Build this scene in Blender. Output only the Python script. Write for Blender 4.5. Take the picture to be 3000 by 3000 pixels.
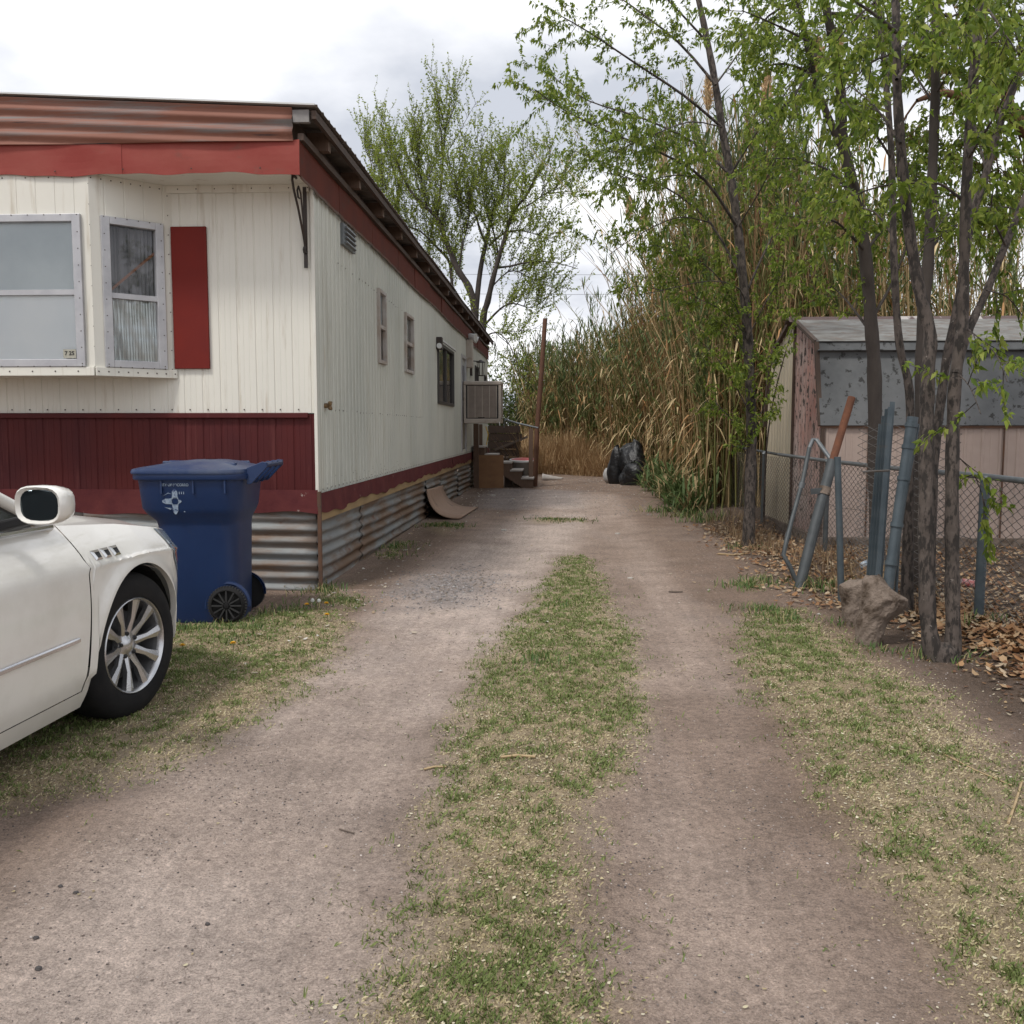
import bpy, bmesh, math, random
import numpy as np
from mathutils import Vector, Matrix
R = math.radians
random.seed(7); rng = np.random.RandomState(11)
sc = bpy.context.scene
for o in list(bpy.data.objects): bpy.data.objects.remove(o)
COL = sc.collection

# ---------------------------------------------------------------- camera
F_PX = 2750.0                       # focal length in pixels of the 3000 px photograph
PITCH, YAW, CAM_Z = math.atan(245/2750), math.atan(138/2761), 1.40
cam = bpy.data.cameras.new('camera'); cam_o = bpy.data.objects.new('camera', cam); COL.objects.link(cam_o)
cam.sensor_width = 36; cam.lens = 36*F_PX/3000; cam.clip_end = 3000; cam.clip_start = .05
cam_o.location = (0, 0, CAM_Z); cam_o.rotation_euler = (R(90)-PITCH, 0, YAW)
sc.camera = cam_o
FWD = Vector((-math.sin(YAW)*math.cos(PITCH), math.cos(YAW)*math.cos(PITCH), -math.sin(PITCH)))
RGT = Vector((math.cos(YAW), math.sin(YAW), 0)); UPV = RGT.cross(FWD)

# ---------------------------------------------------------------- sky, sun, exposure
SUN_EL, SUN_AZ = R(58), R(215)      # high, behind the camera and to its left, through cloud
w = bpy.data.worlds.new('World'); sc.world = w; w.use_nodes = True
nt = w.node_tree; nt.nodes.clear(); N = nt.nodes.new; L = nt.links.new
sky = N('ShaderNodeTexSky'); sky.sky_type = 'NISHITA'; sky.sun_disc = False
sky.sun_elevation = SUN_EL; sky.sun_rotation = SUN_AZ; sky.air_density = 1.0; sky.dust_density = 2.0
tc = N('ShaderNodeTexCoord'); sep = N('ShaderNodeSeparateXYZ'); L(tc.outputs['Generated'], sep.inputs[0])
mz = N('ShaderNodeMath'); mz.operation = 'MAXIMUM'; L(sep.outputs[2], mz.inputs[0]); mz.inputs[1].default_value = 0.0
az = N('ShaderNodeMath'); az.operation = 'ADD'; L(mz.outputs[0], az.inputs[0]); az.inputs[1].default_value = 0.22
dx = N('ShaderNodeMath'); dx.operation = 'DIVIDE'; L(sep.outputs[0], dx.inputs[0]); L(az.outputs[0], dx.inputs[1])
dy = N('ShaderNodeMath'); dy.operation = 'DIVIDE'; L(sep.outputs[1], dy.inputs[0]); L(az.outputs[0], dy.inputs[1])
cmb = N('ShaderNodeCombineXYZ'); L(dx.outputs[0], cmb.inputs[0]); L(dy.outputs[0], cmb.inputs[1]); cmb.inputs[2].default_value = 3.1
n1 = N('ShaderNodeTexNoise'); n1.inputs['Scale'].default_value = 1.35; n1.inputs['Detail'].default_value = 7; n1.inputs['Roughness'].default_value = .52
L(cmb.outputs[0], n1.inputs['Vector'])
n2 = N('ShaderNodeTexNoise'); n2.inputs['Scale'].default_value = .8; n2.inputs['Detail'].default_value = 5; n2.inputs['Distortion'].default_value = .6
L(cmb.outputs[0], n2.inputs['Vector'])
cr = N('ShaderNodeValToRGB'); L(n1.outputs['Fac'], cr.inputs[0])       # grey undersides to bright tops
e = cr.color_ramp.elements; e[0].position = .38; e[0].color = (.43, .455, .51, 1); e[1].position = .63; e[1].color = (.88, .88, .895, 1)
cm = N('ShaderNodeValToRGB'); L(n2.outputs['Fac'], cm.inputs[0])       # cloud cover
e = cm.color_ramp.elements; e[0].position = .26; e[0].color = (.55, .55, .55, 1); e[1].position = .40; e[1].color = (1, 1, 1, 1)
sc10 = N('ShaderNodeMix'); sc10.data_type = 'RGBA'; sc10.blend_type = 'MULTIPLY'; sc10.inputs[0].default_value = 1
L(cr.outputs[0], sc10.inputs[6]); sc10.inputs[7].default_value = (10.0, 10.0, 10.0, 1)
mx = N('ShaderNodeMix'); mx.data_type = 'RGBA'; L(cm.outputs[0], mx.inputs[0]); L(sky.outputs[0], mx.inputs[6]); L(sc10.outputs[2], mx.inputs[7])
bg = N('ShaderNodeBackground'); bg.inputs['Strength'].default_value = .10; L(mx.outputs[2], bg.inputs['Color'])
wo = N('ShaderNodeOutputWorld'); L(bg.outputs[0], wo.inputs[0])
sun = bpy.data.lights.new('sun', 'SUN'); sun.energy = 1.5; sun.angle = R(10); sun.color = (1, .96, .90)
sun_o = bpy.data.objects.new('sun', sun); COL.objects.link(sun_o); sun_o.location = (-5, -5, 20)
sdir = Vector((math.sin(SUN_AZ)*math.cos(SUN_EL), math.cos(SUN_AZ)*math.cos(SUN_EL), math.sin(SUN_EL)))
sun_o.rotation_euler = sdir.to_track_quat('Z', 'Y').to_euler()
vs = sc.view_settings; vs.view_transform = 'Standard'; vs.look = 'None'; vs.exposure = 0.60; vs.gamma = 1; vs.use_curve_mapping = False
sc.cycles.use_denoising = True
sc.cycles.transparent_max_bounces = 16

# ---------------------------------------------------------------- pixel helpers (photo seen at 1932 px)
PS = 3000/1932
def ray(u, v):
    return FWD*F_PX + RGT*(u*PS-1500) + UPV*(1500-v*PS)
def at(u, v, y):                    # the point of that sight line at distance y along the driveway
    d = ray(u, v); return Vector((0, 0, CAM_Z)) + d*(y/d.y)
def gr(u, v, z=0.0):                # where that sight line meets the ground
    d = ray(u, v); return Vector((0, 0, CAM_Z)) + d*((z-CAM_Z)/d.z)

# ---------------------------------------------------------------- numeric noise
_T = rng.rand(256, 256)
def vnoise(x, y, s=0):
    x = np.asarray(x, float)+s*17.3; y = np.asarray(y, float)+s*31.7
    xi = np.floor(x).astype(int); yi = np.floor(y).astype(int); fx = x-xi; fy = y-yi
    fx = fx*fx*(3-2*fx); fy = fy*fy*(3-2*fy)
    a = _T[xi & 255, yi & 255]; b = _T[(xi+1) & 255, yi & 255]; c = _T[xi & 255, (yi+1) & 255]; d = _T[(xi+1) & 255, (yi+1) & 255]
    return (a*(1-fx)+b*fx)*(1-fy)+(c*(1-fx)+d*fx)*fy
def fbm(x, y, s=0, o=4):
    t = 0; a = .5
    for k in range(o):
        t = t+a*vnoise(np.asarray(x)*2**k, np.asarray(y)*2**k, s+k); a *= .5
    return t/(1-.5**o)
def inpoly(x, y, P):
    r = np.zeros(x.shape, bool); n = len(P)
    for i in range(n):
        x0, y0 = P[i]; x1, y1 = P[(i+1) % n]
        if y0 == y1: continue
        c = ((y0 > y) != (y1 > y)) & (x < (x1-x0)*(y-y0)/(y1-y0)+x0); r ^= c
    return r
def pdist(x, y, P, closed=True):
    d = np.full(x.shape, 1e9); n = len(P)
    for i in range(n if closed else n-1):
        ax, ay = P[i]; bx, by = P[(i+1) % n]; ux, uy = bx-ax, by-ay; l2 = ux*ux+uy*uy+1e-12
        t = np.clip(((x-ax)*ux+(y-ay)*uy)/l2, 0, 1); d = np.minimum(d, np.hypot(x-ax-t*ux, y-ay-t*uy))
    return d
def sdist(x, y, P):                 # positive inside
    return np.where(inpoly(x, y, P), 1, -1)*pdist(x, y, P)

# ---------------------------------------------------------------- objects
ORG = {}
def tag(o, label=None, cat=None, group=None, kind=None):
    if label: o['label'] = label
    if cat: o['category'] = cat
    if group: o['group'] = group
    if kind: o['kind'] = kind
    return o
def thing(name, label, cat, loc=(0, 0, 0), rotz=0, group=None, world=True):
    o = bpy.data.objects.new(name, None); COL.objects.link(o); o.location = loc; o.rotation_euler = (0, 0, rotz); o.empty_display_size = .2
    tag(o, label, cat, group); ORG[o.name] = Vector(loc) if world else Vector((0, 0, 0)); return o
def link(name, me, parent=None):
    o = bpy.data.objects.new(name, me); COL.objects.link(o)
    if parent is not None: o.parent = parent; ORG[o.name] = ORG.get(parent.name, Vector((0, 0, 0)))
    return o
def copy_tree(o, parent=None):
    c = o.copy(); COL.objects.link(c); c.parent = parent; ORG[c.name] = ORG.get(o.name, Vector((0, 0, 0)))
    for ch in [q for q in bpy.data.objects if q.parent == o]: copy_tree(ch, c)
    return c
def npmesh(name, V, Fc, mat, parent=None, col=None, smooth=False, origin=None):
    V = np.asarray(V, np.float32); Fc = np.asarray(Fc, np.int32); k = Fc.shape[1]
    off = ORG.get(parent.name, Vector((0, 0, 0))) if parent is not None else Vector(origin or (0, 0, 0))
    V = V-np.array(off, np.float32)
    me = bpy.data.meshes.new(name); me.vertices.add(len(V)); me.vertices.foreach_set('co', V.ravel())
    me.loops.add(Fc.size); me.loops.foreach_set('vertex_index', Fc.ravel())
    me.polygons.add(len(Fc)); me.polygons.foreach_set('loop_start', np.arange(0, Fc.size, k, dtype=np.int32))
    me.polygons.foreach_set('loop_total', np.full(len(Fc), k, np.int32))
    if smooth: me.polygons.foreach_set('use_smooth', np.ones(len(Fc), bool))
    if col is not None:
        a = me.color_attributes.new('Col', 'FLOAT_COLOR', 'POINT'); c = np.ones((len(V), 4), np.float32); c[:, :3] = col; a.data.foreach_set('color', c.ravel())
    me.materials.append(mat); me.update(); me.validate()
    o = link(name, me, parent)
    if parent is None: o.location = off
    return o

class MB:
    def __init__(s): s.v = []; s.f = []
    def add(s, V, Fs):
        b = len(s.v); s.v += [tuple(p) for p in V]; s.f += [tuple(b+i for i in q) for q in Fs]; return s
    def box(s, x0, x1, y0, y1, z0, z1):
        V = [(x0, y0, z0), (x1, y0, z0), (x1, y1, z0), (x0, y1, z0), (x0, y0, z1), (x1, y0, z1), (x1, y1, z1), (x0, y1, z1)]
        return s.add(V, [(3, 2, 1, 0), (4, 5, 6, 7), (0, 1, 5, 4), (1, 2, 6, 5), (2, 3, 7, 6), (3, 0, 4, 7)])
    def bar(s, p0, p1, w, h, up=(0, 0, 1)):
        p0 = Vector(p0); p1 = Vector(p1); d = (p1-p0).normalized(); a = d.cross(Vector(up))
        if a.length < 1e-4: a = d.cross(Vector((1, 0, 0)))
        a.normalize(); b = a.cross(d).normalized(); a *= w/2; b *= h/2
        V = [p0-a-b, p0+a-b, p0+a+b, p0-a+b, p1-a-b, p1+a-b, p1+a+b, p1-a+b]
        return s.add(V, [(3, 2, 1, 0), (4, 5, 6, 7), (0, 1, 5, 4), (1, 2, 6, 5), (2, 3, 7, 6), (3, 0, 4, 7)])
    def tube(s, pts, r, n=8, cap=True):
        pts = [Vector(p) for p in pts]; m = len(pts)
        if not hasattr(r, '__len__'): r = [r]*m
        V = []; pa = None
        for i, p in enumerate(pts):
            d = (pts[min(i+1, m-1)]-pts[max(i-1, 0)]).normalized()
            if pa is None:
                pa = d.orthogonal().normalized()
            else:
                pa = pa-d*pa.dot(d)
                pa = pa.normalized() if pa.length > 1e-5 else d.orthogonal().normalized()
            b = d.cross(pa)
            for k in range(n):
                t = 2*math.pi*k/n; V.append(p+(pa*math.cos(t)+b*math.sin(t))*r[i])
        Fs = [(i*n+k, i*n+(k+1) % n, (i+1)*n+(k+1) % n, (i+1)*n+k) for i in range(m-1) for k in range(n)]
        if cap: Fs += [tuple(range(n-1, -1, -1)), tuple((m-1)*n+k for k in range(n))]
        return s.add(V, Fs)
    def lathe(s, prof, n=24, M=None, closed=False):
        M = M or Matrix(); V = []; m = len(prof)
        for (r, z) in prof:
            for k in range(n):
                t = 2*math.pi*k/n; V.append(M @ Vector((r*math.cos(t), r*math.sin(t), z)))
        rows = m if closed else m-1
        return s.add(V, [(i*n+k, i*n+(k+1) % n, ((i+1) % m)*n+(k+1) % n, ((i+1) % m)*n+k) for i in range(rows) for k in range(n)])
    def grid(s, rows, close=False):
        n = len(rows[0]); V = [p for r in rows for p in r]; kk = n if close else n-1
        return s.add(V, [(i*n+k, i*n+(k+1) % n, (i+1)*n+(k+1) % n, (i+1)*n+k) for i in range(len(rows)-1) for k in range(kk)])
    def prism(s, poly, ext):        # planar polygon (3-D points) pushed along ext
        n = len(poly); e = Vector(ext); V = [Vector(p) for p in poly]; V += [p+e for p in V]
        return s.add(V, [tuple(range(n-1, -1, -1)), tuple(range(n, 2*n))]+[(i, (i+1) % n, n+(i+1) % n, n+i) for i in range(n)])
    def build(s, name, mat, parent=None, smooth=False, bevel=0, solid=0, origin=None, sub=0, seg=2):
        off = ORG.get(parent.name, Vector((0, 0, 0))) if parent is not None else Vector(origin or (0, 0, 0))
        me = bpy.data.meshes.new(name); me.from_pydata([tuple(Vector(p)-off) for p in s.v], [], s.f)
        bm = bmesh.new(); bm.from_mesh(me); bmesh.ops.remove_doubles(bm, verts=bm.verts, dist=1e-5)
        bmesh.ops.recalc_face_normals(bm, faces=bm.faces)
        for q in bm.faces: q.smooth = bool(smooth)
        bm.to_mesh(me); bm.free()
        if smooth: me.set_sharp_from_angle(angle=R(smooth if smooth is not True else 40))
        me.materials.append(mat); o = link(name, me, parent)
        if parent is None: o.location = off
        if solid: m = o.modifiers.new('Solidify', 'SOLIDIFY'); m.thickness = solid; m.offset = 0
        if bevel: m = o.modifiers.new('Bevel', 'BEVEL'); m.width = bevel; m.segments = seg; m.limit_method = 'ANGLE'; m.angle_limit = R(35)
        if sub: m = o.modifiers.new('Subdivision', 'SUBSURF'); m.levels = sub; m.render_levels = sub
        return o

# ---------------------------------------------------------------- materials
def srgb(r, g, b): return tuple(((c/255)/12.92 if c/255 <= .04045 else ((c/255+.055)/1.055)**2.4) for c in (r, g, b))
def mat(name, c, c2=None, sc1=4, st=(1, 1, 1), lo=.35, hi=.65, rough=.6, metal=0, bump=0, bsc=60, bst=(1, 1, 1), stain=None, ssc=3, sst=(1, 1, 1), slo=.58, shi=.70,
        stain2=None, s2sc=3, s2st=(1, 1, 1), s2lo=.6, s2hi=.72, coat=0, attr=False, trans=0, spec=.5, fine=0, rough2=None):
    m = bpy.data.materials.new(name); m.use_nodes = True; t = m.node_tree; n = t.nodes; l = t.links.new; b = n['Principled BSDF']
    b.inputs['Roughness'].default_value = rough; b.inputs['Metallic'].default_value = metal; b.inputs['Specular IOR Level'].default_value = spec
    if coat: b.inputs['Coat Weight'].default_value = coat; b.inputs['Coat Roughness'].default_value = .03
    tcn = n.new('ShaderNodeTexCoord')
    def noise(scale, stretch, det=5, rgh=.6):
        mp = n.new('ShaderNodeMapping'); mp.inputs['Scale'].default_value = stretch; l(tcn.outputs['Object'], mp.inputs[0])
        q = n.new('ShaderNodeTexNoise'); q.inputs['Scale'].default_value = scale; q.inputs['Detail'].default_value = det; q.inputs['Roughness'].default_value = rgh
        l(mp.outputs[0], q.inputs['Vector']); return q.outputs['Fac']
    def ramp(f, a, bb):
        q = n.new('ShaderNodeMapRange'); q.inputs[1].default_value = a; q.inputs[2].default_value = bb; q.clamp = True; l(f, q.inputs[0]); return q.outputs[0]
    def mixc(f, A, B):
        q = n.new('ShaderNodeMix'); q.data_type = 'RGBA'
        if hasattr(f, 'node'): l(f, q.inputs[0])
        else: q.inputs[0].default_value = f
        for s_, X in ((6, A), (7, B)):
            if hasattr(X, 'node'): l(X, q.inputs[s_])
            else: q.inputs[s_].default_value = (*X, 1)
        return q.outputs[2]
    cur = c
    if attr:
        a = n.new('ShaderNodeAttribute'); a.attribute_name = 'Col'; cur = a.outputs['Color']
    if c2 is not None: cur = mixc(ramp(noise(sc1, st), lo, hi), cur, c2)
    if stain is not None: cur = mixc(ramp(noise(ssc, sst, 6, .65), slo, shi), cur, stain)
    if stain2 is not None: cur = mixc(ramp(noise(s2sc, s2st, 6, .65), s2lo, s2hi), cur, stain2)
    if fine:
        q = n.new('ShaderNodeMix'); q.data_type = 'RGBA'; q.blend_type = 'MULTIPLY'; q.inputs[0].default_value = 1
        mr = n.new('ShaderNodeMapRange'); l(noise(fine, (1, 1, 1), 3, .7), mr.inputs[0]); mr.inputs[1].default_value = .3; mr.inputs[2].default_value = .7; mr.inputs[3].default_value = .75; mr.inputs[4].default_value = 1.2
        if hasattr(cur, 'node'): l(cur, q.inputs[6])
        else: q.inputs[6].default_value = (*cur, 1)
        l(mr.outputs[0], q.inputs[7]); cur = q.outputs[2]
    if hasattr(cur, 'node'): l(cur, b.inputs['Base Color'])
    else: b.inputs['Base Color'].default_value = (*cur, 1)
    if rough2 is not None:
        mr = n.new('ShaderNodeMapRange'); l(noise(sc1*1.7, st), mr.inputs[0]); mr.inputs[1].default_value = .35; mr.inputs[2].default_value = .65; mr.inputs[3].default_value = rough; mr.inputs[4].default_value = rough2
        l(mr.outputs[0], b.inputs['Roughness'])
    if bump:
        bp = n.new('ShaderNodeBump'); bp.inputs['Strength'].default_value = 1; bp.inputs['Distance'].default_value = bump; l(noise(bsc, bst, 4), bp.inputs['Height']); l(bp.outputs[0], b.inputs['Normal'])
    if trans:
        tr = n.new('ShaderNodeBsdfTranslucent'); ms = n.new('ShaderNodeMixShader'); ms.inputs[0].default_value = trans
        if hasattr(cur, 'node'): l(cur, tr.inputs[0])
        else: tr.inputs[0].default_value = (*cur, 1)
        l(b.outputs[0], ms.inputs[1]); l(tr.outputs[0], ms.inputs[2]); l(ms.outputs[0], n['Material Output'].inputs[0])
    return m
def glassmat(name, tint, refl=.25, alpha=.75, rough=.03):
    m = bpy.data.materials.new(name); m.use_nodes = True; t = m.node_tree; n = t.nodes; l = t.links.new; n.remove(n['Principled BSDF'])
    tr = n.new('ShaderNodeBsdfTransparent'); tr.inputs[0].default_value = (*tint, 1); g = n.new('ShaderNodeBsdfGlossy'); g.inputs['Roughness'].default_value = rough
    fr = n.new('ShaderNodeFresnel'); fr.inputs[0].default_value = 1.5; ad = n.new('ShaderNodeMath'); ad.operation = 'MULTIPLY_ADD'; ad.inputs[1].default_value = 1; ad.inputs[2].default_value = refl*.3; l(fr.outputs[0], ad.inputs[0])
    ms = n.new('ShaderNodeMixShader'); l(ad.outputs[0], ms.inputs[0]); l(tr.outputs[0], ms.inputs[1]); l(g.outputs[0], ms.inputs[2])
    l(ms.outputs[0], n['Material Output'].inputs[0]); return m
M = {}
RUST = (.16, .065, .03); RUSTD = (.07, .032, .018)
M['siding'] = mat('cream siding', (.72, .70, .625), (.66, .645, .58), 1.2, (1, 1, .3), rough=.45, stain=(.42, .36, .27), ssc=2.2, sst=(6, 6, .5), slo=.57, shi=.82, stain2=(.36, .22, .12), s2sc=2.4, s2st=(7, 7, .35), s2lo=.72, s2hi=.86, bump=.0015, bsc=9)
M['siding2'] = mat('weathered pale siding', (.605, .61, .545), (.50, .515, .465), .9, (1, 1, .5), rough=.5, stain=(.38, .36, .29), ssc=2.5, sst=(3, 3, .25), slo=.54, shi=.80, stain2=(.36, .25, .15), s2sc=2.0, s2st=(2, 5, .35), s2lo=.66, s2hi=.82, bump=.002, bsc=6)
M['redband'] = mat('dark red paint', (.062, .013, .015), (.092, .016, .015), 1.6, (1, 1, .4), rough=.6, spec=.2, stain=(.10, .025, .024), ssc=3, sst=(5, 5, .4), bump=.001, bsc=10)
M['redfascia'] = mat('faded red fascia paint', (.24, .042, .034), (.28, .070, .055), 1.8, (1, 1, 1.5), rough=.6, spec=.2, stain=(.22, .07, .055), ssc=4, sst=(1, 1, 2), bump=.003, bsc=5)
M['redside'] = mat('brownish red fascia paint', (.135, .038, .026), (.105, .034, .025), 3, (1, 1, .5), rough=.8, spec=.1, stain=(.09, .045, .035), ssc=3, bump=.001, bsc=14)
M['shutter'] = mat('red shutter paint', (.17, .018, .012), (.14, .016, .013), 2, rough=.65, spec=.2)
M['redtrim'] = mat('peeling maroon trim', (.13, .034, .033), (.09, .022, .025), 4, rough=.8, spec=.15, stain=(.36, .30, .27), ssc=9, slo=.66, shi=.72, bump=.003, bsc=20)
M['skirt'] = mat('rusty galvanised skirting', (.19, .205, .21), (.25, .255, .25), 2, (1, .6, 1), rough=.65, metal=.1, stain=(.165, .105, .068), ssc=1.5, sst=(.5, .5, 3.2), slo=.42, shi=.58, stain2=(.135, .06, .03), s2sc=2.2, s2st=(1, .6, 1.6), s2lo=.62, s2hi=.72, bump=.0015, bsc=40)
M['frontsheet'] = mat('rusty pink corrugated sheet', (.28, .14, .105), (.22, .10, .072), 3, (.3, 1, 2), rough=.7, metal=.0, spec=.2, stain=(.20, .19, .185), ssc=2.0, sst=(.25, 1, 5), slo=.50, shi=.62, stain2=(.06, .05, .055), s2sc=3, s2st=(.25, 1, 7), s2lo=.64, s2hi=.70)
M['roof'] = mat('weathered roof sheet', (.20, .17, .15), (.27, .25, .24), 2, rough=.55, metal=.3, stain=(.12, .07, .05), ssc=3)
M['rafter'] = mat('dark old lumber', (.085, .052, .036), (.06, .042, .034), 8, (6, 1, 1), rough=.8, bump=.002, bsc=20)
M['flash'] = mat('white drip edge', (.62, .63, .62), rough=.5)
M['alu'] = mat('dull aluminium frame', (.50, .50, .51), (.40, .40, .42), 6, rough=.42, metal=.45)
M['bronze'] = mat('dark window frame', (.06, .055, .052), rough=.5)
M['brownframe'] = mat('rust stained pale frame', (.46, .44, .42), (.34, .28, .23), 5, rough=.6)
M['glass'] = glassmat('window glass', (.97, .98, .98), refl=.05)
M['blind'] = mat('pale window blind', (.68, .74, .76), (.56, .62, .65), 1.5, rough=.8)
M['foil'] = mat('bright foil panel behind glass', (.93, .95, .95), (.84, .88, .90), 1.2, (1, 1, .6), rough=.65)
M['curtain'] = mat('grey lace curtain', (.20, .20, .215), (.13, .13, .145), 3, (1, 1, .3), rough=.9)
M['crinkle'] = mat('wavy plastic sheet', (.42, .46, .47), (.30, .29, .25), 1.4, (.2, .2, 3), rough=.18, metal=.5)
M['black'] = mat('black iron', (.022, .020, .019), (.05, .032, .024), 9, rough=.55)
M['rustbrown'] = mat('rusty brown metal', (.075, .045, .032), (.13, .06, .03), 9, rough=.75)
M['rubber'] = mat('black rubber', (.011, .011, .012), (.018, .017, .017), 10, rough=.85, spec=.25, bump=.0006, bsc=120)
M['galv'] = mat('galvanised pipe', (.15, .165, .175), (.20, .215, .225), 14, rough=.5, metal=.4, stain=(.17, .17, .165), ssc=5, slo=.55, shi=.75)
M['galvdark'] = mat('dark grey painted pipe', (.060, .068, .072), (.090, .098, .102), 8, rough=.55, metal=.3)
M['galvblue'] = mat('blue grey steel post', (.060, .080, .094), (.095, .118, .132), 7, rough=.5, metal=.3, stain=(.12, .11, .10), ssc=6)
M['rustpipe'] = mat('orange rusted pipe', (.175, .064, .030), (.11, .044, .024), 9, rough=.85, stain=(.10, .04, .025), ssc=7, bump=.002, bsc=50)
M['redpole'] = mat('red brown weathered pole', (.15, .068, .040), (.10, .05, .032), 6, (6, 6, 1), rough=.85)
M['wood'] = mat('brown stained wood', (.135, .082, .055), (.10, .062, .043), 6, (8, 8, 1), rough=.75, bump=.0015, bsc=25)
M['plywood'] = mat('weathered plywood', (.27, .145, .07), (.22, .115, .058), 3, (1, 1, 2), rough=.75, stain=(.15, .085, .05), ssc=3)
M['plybent'] = mat('grey tan plywood', (.33, .22, .155), (.27, .18, .13), 4, (2, 5, 1), rough=.8, stain=(.16, .11, .08), ssc=4, bump=.001, bsc=40)
M['tread'] = mat('pale worn tread boards', (.46, .43, .40), (.36, .33, .30), 8, rough=.8)
M['cooler'] = mat('beige enamelled steel', (.42, .37, .32), (.37, .325, .28), 3, rough=.5, stain=(.30, .24, .19), ssc=5)
M['coolerpad'] = mat('brown grey louvre', (.34, .29, .255), (.28, .24, .21), 6, rough=.65)
M['conc'] = mat('dirty concrete', (.25, .20, .165), (.18, .14, .112), 9, rough=.95, stain=(.085, .062, .046), ssc=8, slo=.5, shi=.64, bump=.012, bsc=60, spec=.2)
M['mesh'] = mat('grey chain link wire', (.17, .165, .16), (.12, .10, .085), 6, rough=.6, metal=.4)
# ================================================================ THE GROUND
def gpoly(pts): return [(gr(u, v).x, gr(u, v).y) for u, v in pts]
P_MID = gpoly([(610, 1990), (640, 1932), (700, 1840), (760, 1760), (815, 1660), (790, 1600), (810, 1480), (850, 1400), (870, 1300), (920, 1220), (1000, 1150), (1030, 1090), (1060, 1052),
               (1110, 1050), (1140, 1100), (1165, 1160), (1200, 1190), (1215, 1260), (1220, 1350), (1200, 1400), (1165, 1470), (1110, 1500), (1120, 1600), (1100, 1700), (1120, 1800), (1150, 1880), (1160, 1990)])
P_LEFT = gpoly([(-700, 1650), (-300, 1620), (0, 1545), (200, 1480), (420, 1400), (560, 1320), (640, 1230), (672, 1180), (650, 1150), (560, 1150), (330, 1180), (100, 1170), (-500, 1180)])
P_RIGHT = gpoly([(1440, 1145), (1400, 1165), (1382, 1230), (1430, 1320), (1500, 1420), (1550, 1540), (1600, 1620), (1680, 1700), (1750, 1800), (1840, 1932), (1900, 2050), (2400, 2050), (2300, 1700),
                 (2150, 1560), (2010, 1480), (1880, 1390), (1795, 1305), (1690, 1255), (1600, 1200), (1530, 1150)])
P_TUFTS = [gpoly(p) for p in ([(1005, 978), (1100, 976), (1105, 984), (1000, 986)], [(790, 1000), (820, 984), (862, 988), (866, 998), (830, 1012)], [(722, 1050), (745, 1028), (775, 1022), (745, 1052)],
                              [(596, 1140), (605, 1110), (690, 1130), (660, 1152)], [(1380, 1110), (1430, 1092), (1465, 1100), (1420, 1118)], [(1400, 1160), (1430, 1145), (1470, 1155), (1450, 1175)],
                              [(330, 1195), (420, 1180), (520, 1165), (560, 1180), (450, 1200)])]
TRK_L = [(gr(u, v).x, gr(u, v).y) for u, v in [(200, 2300), (330, 1850), (560, 1550), (700, 1350), (830, 1190), (950, 1060), (1020, 1000), (1080, 965), (1090, 935)]]
TRK_R = [(gr(u, v).x, gr(u, v).y) for u, v in [(1560, 2300), (1450, 1850), (1300, 1600), (1280, 1400), (1245, 1230), (1185, 1080), (1155, 1000), (1140, 950), (1120, 930)]]
P_GRAVEL = gpoly([(760, 1110), (800, 1085), (880, 1070), (930, 1085), (920, 1115), (840, 1140), (770, 1145)])
P_FARGRAV = gpoly([(880, 960), (860, 935), (930, 920), (1120, 925), (1110, 950), (980, 965)])
def cover(x, y):
    wx = x+.16*(fbm(x*2.2, y*2.2, 3)-.5)+.10*(vnoise(x*9, y*9, 5)-.5); wy = y+.35*(fbm(x*2.2, y*1.6, 9)-.5)
    d = np.maximum(np.maximum(sdist(wx, wy, P_MID), sdist(wx, wy, P_LEFT)), sdist(wx, wy, P_RIGHT))
    for p in P_TUFTS: d = np.maximum(d, sdist(wx, wy, p))
    return d
def smooth(a, b, t):
    t = np.clip((t-a)/(b-a), 0, 1); return t*t*(3-2*t)
def hgt(x, y, d=None):
    x = np.asarray(x, float); y = np.asarray(y, float)
    if d is None: d = cover(x, y)
    h = .018*smooth(-.2, .35, d)
    h = h-.020*np.exp(-(pdist(x, y, TRK_L, False)/.45)**2)-.018*np.exp(-(pdist(x, y, TRK_R, False)/.33)**2)
    h = h+.016*(fbm(x*1.1, y*1.1, 21)-.5)+.008*(fbm(x*5, y*5, 24, 3)-.5)
    h = h+.09*smooth(2.35, 2.9, x)*smooth(4.2, 5.2, y)*(1-smooth(9.5, 11.0, y))          # leaf bank along the fence
    h = h+.10*smooth(2.1, 2.6, x)*(1-smooth(3.4, 5, x))*smooth(12.5, 14, y)*(1-smooth(26, 29, y))
    h = h+.06*smooth(27, 30, y)
    near = np.exp(-((np.asarray(x)+4.2)/2.1)**6)*smooth(6.9, 7.6, y)*(1-smooth(27, 28, y))
    return h*(1-near)
def H(x, y): return float(hgt(np.array([x]), np.array([y]))[0])
def axis(lo, f0, f1, hi, step):
    a = list(np.arange(f0, f1, step)); s = step
    while a[-1] < hi: s *= 1.28; a.append(min(a[-1]+s, hi))
    s = step; b = []
    p = f0
    while p > lo: s *= 1.28; p = max(p-s, lo); b.append(p)
    return np.array(b[::-1]+a)
ax_ = axis(-700, -5.0, 5.2, 700, .055); ay_ = np.concatenate([axis(-300, 1.2, 9.0, 9.0, .05)[:-1], np.arange(9.0, 16, .08), axis(15, 16, 31, 1200, .14)[1:]])
ay_ = np.unique(np.round(ay_, 4))
GX, GY = np.meshgrid(ax_, ay_); gx, gy = GX.ravel(), GY.ravel()
D = np.full(gx.shape, -3.0); sel = (np.abs(gx) < 8) & (gy > 0) & (gy < 30); D[sel] = cover(gx[sel], gy[sel])
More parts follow.
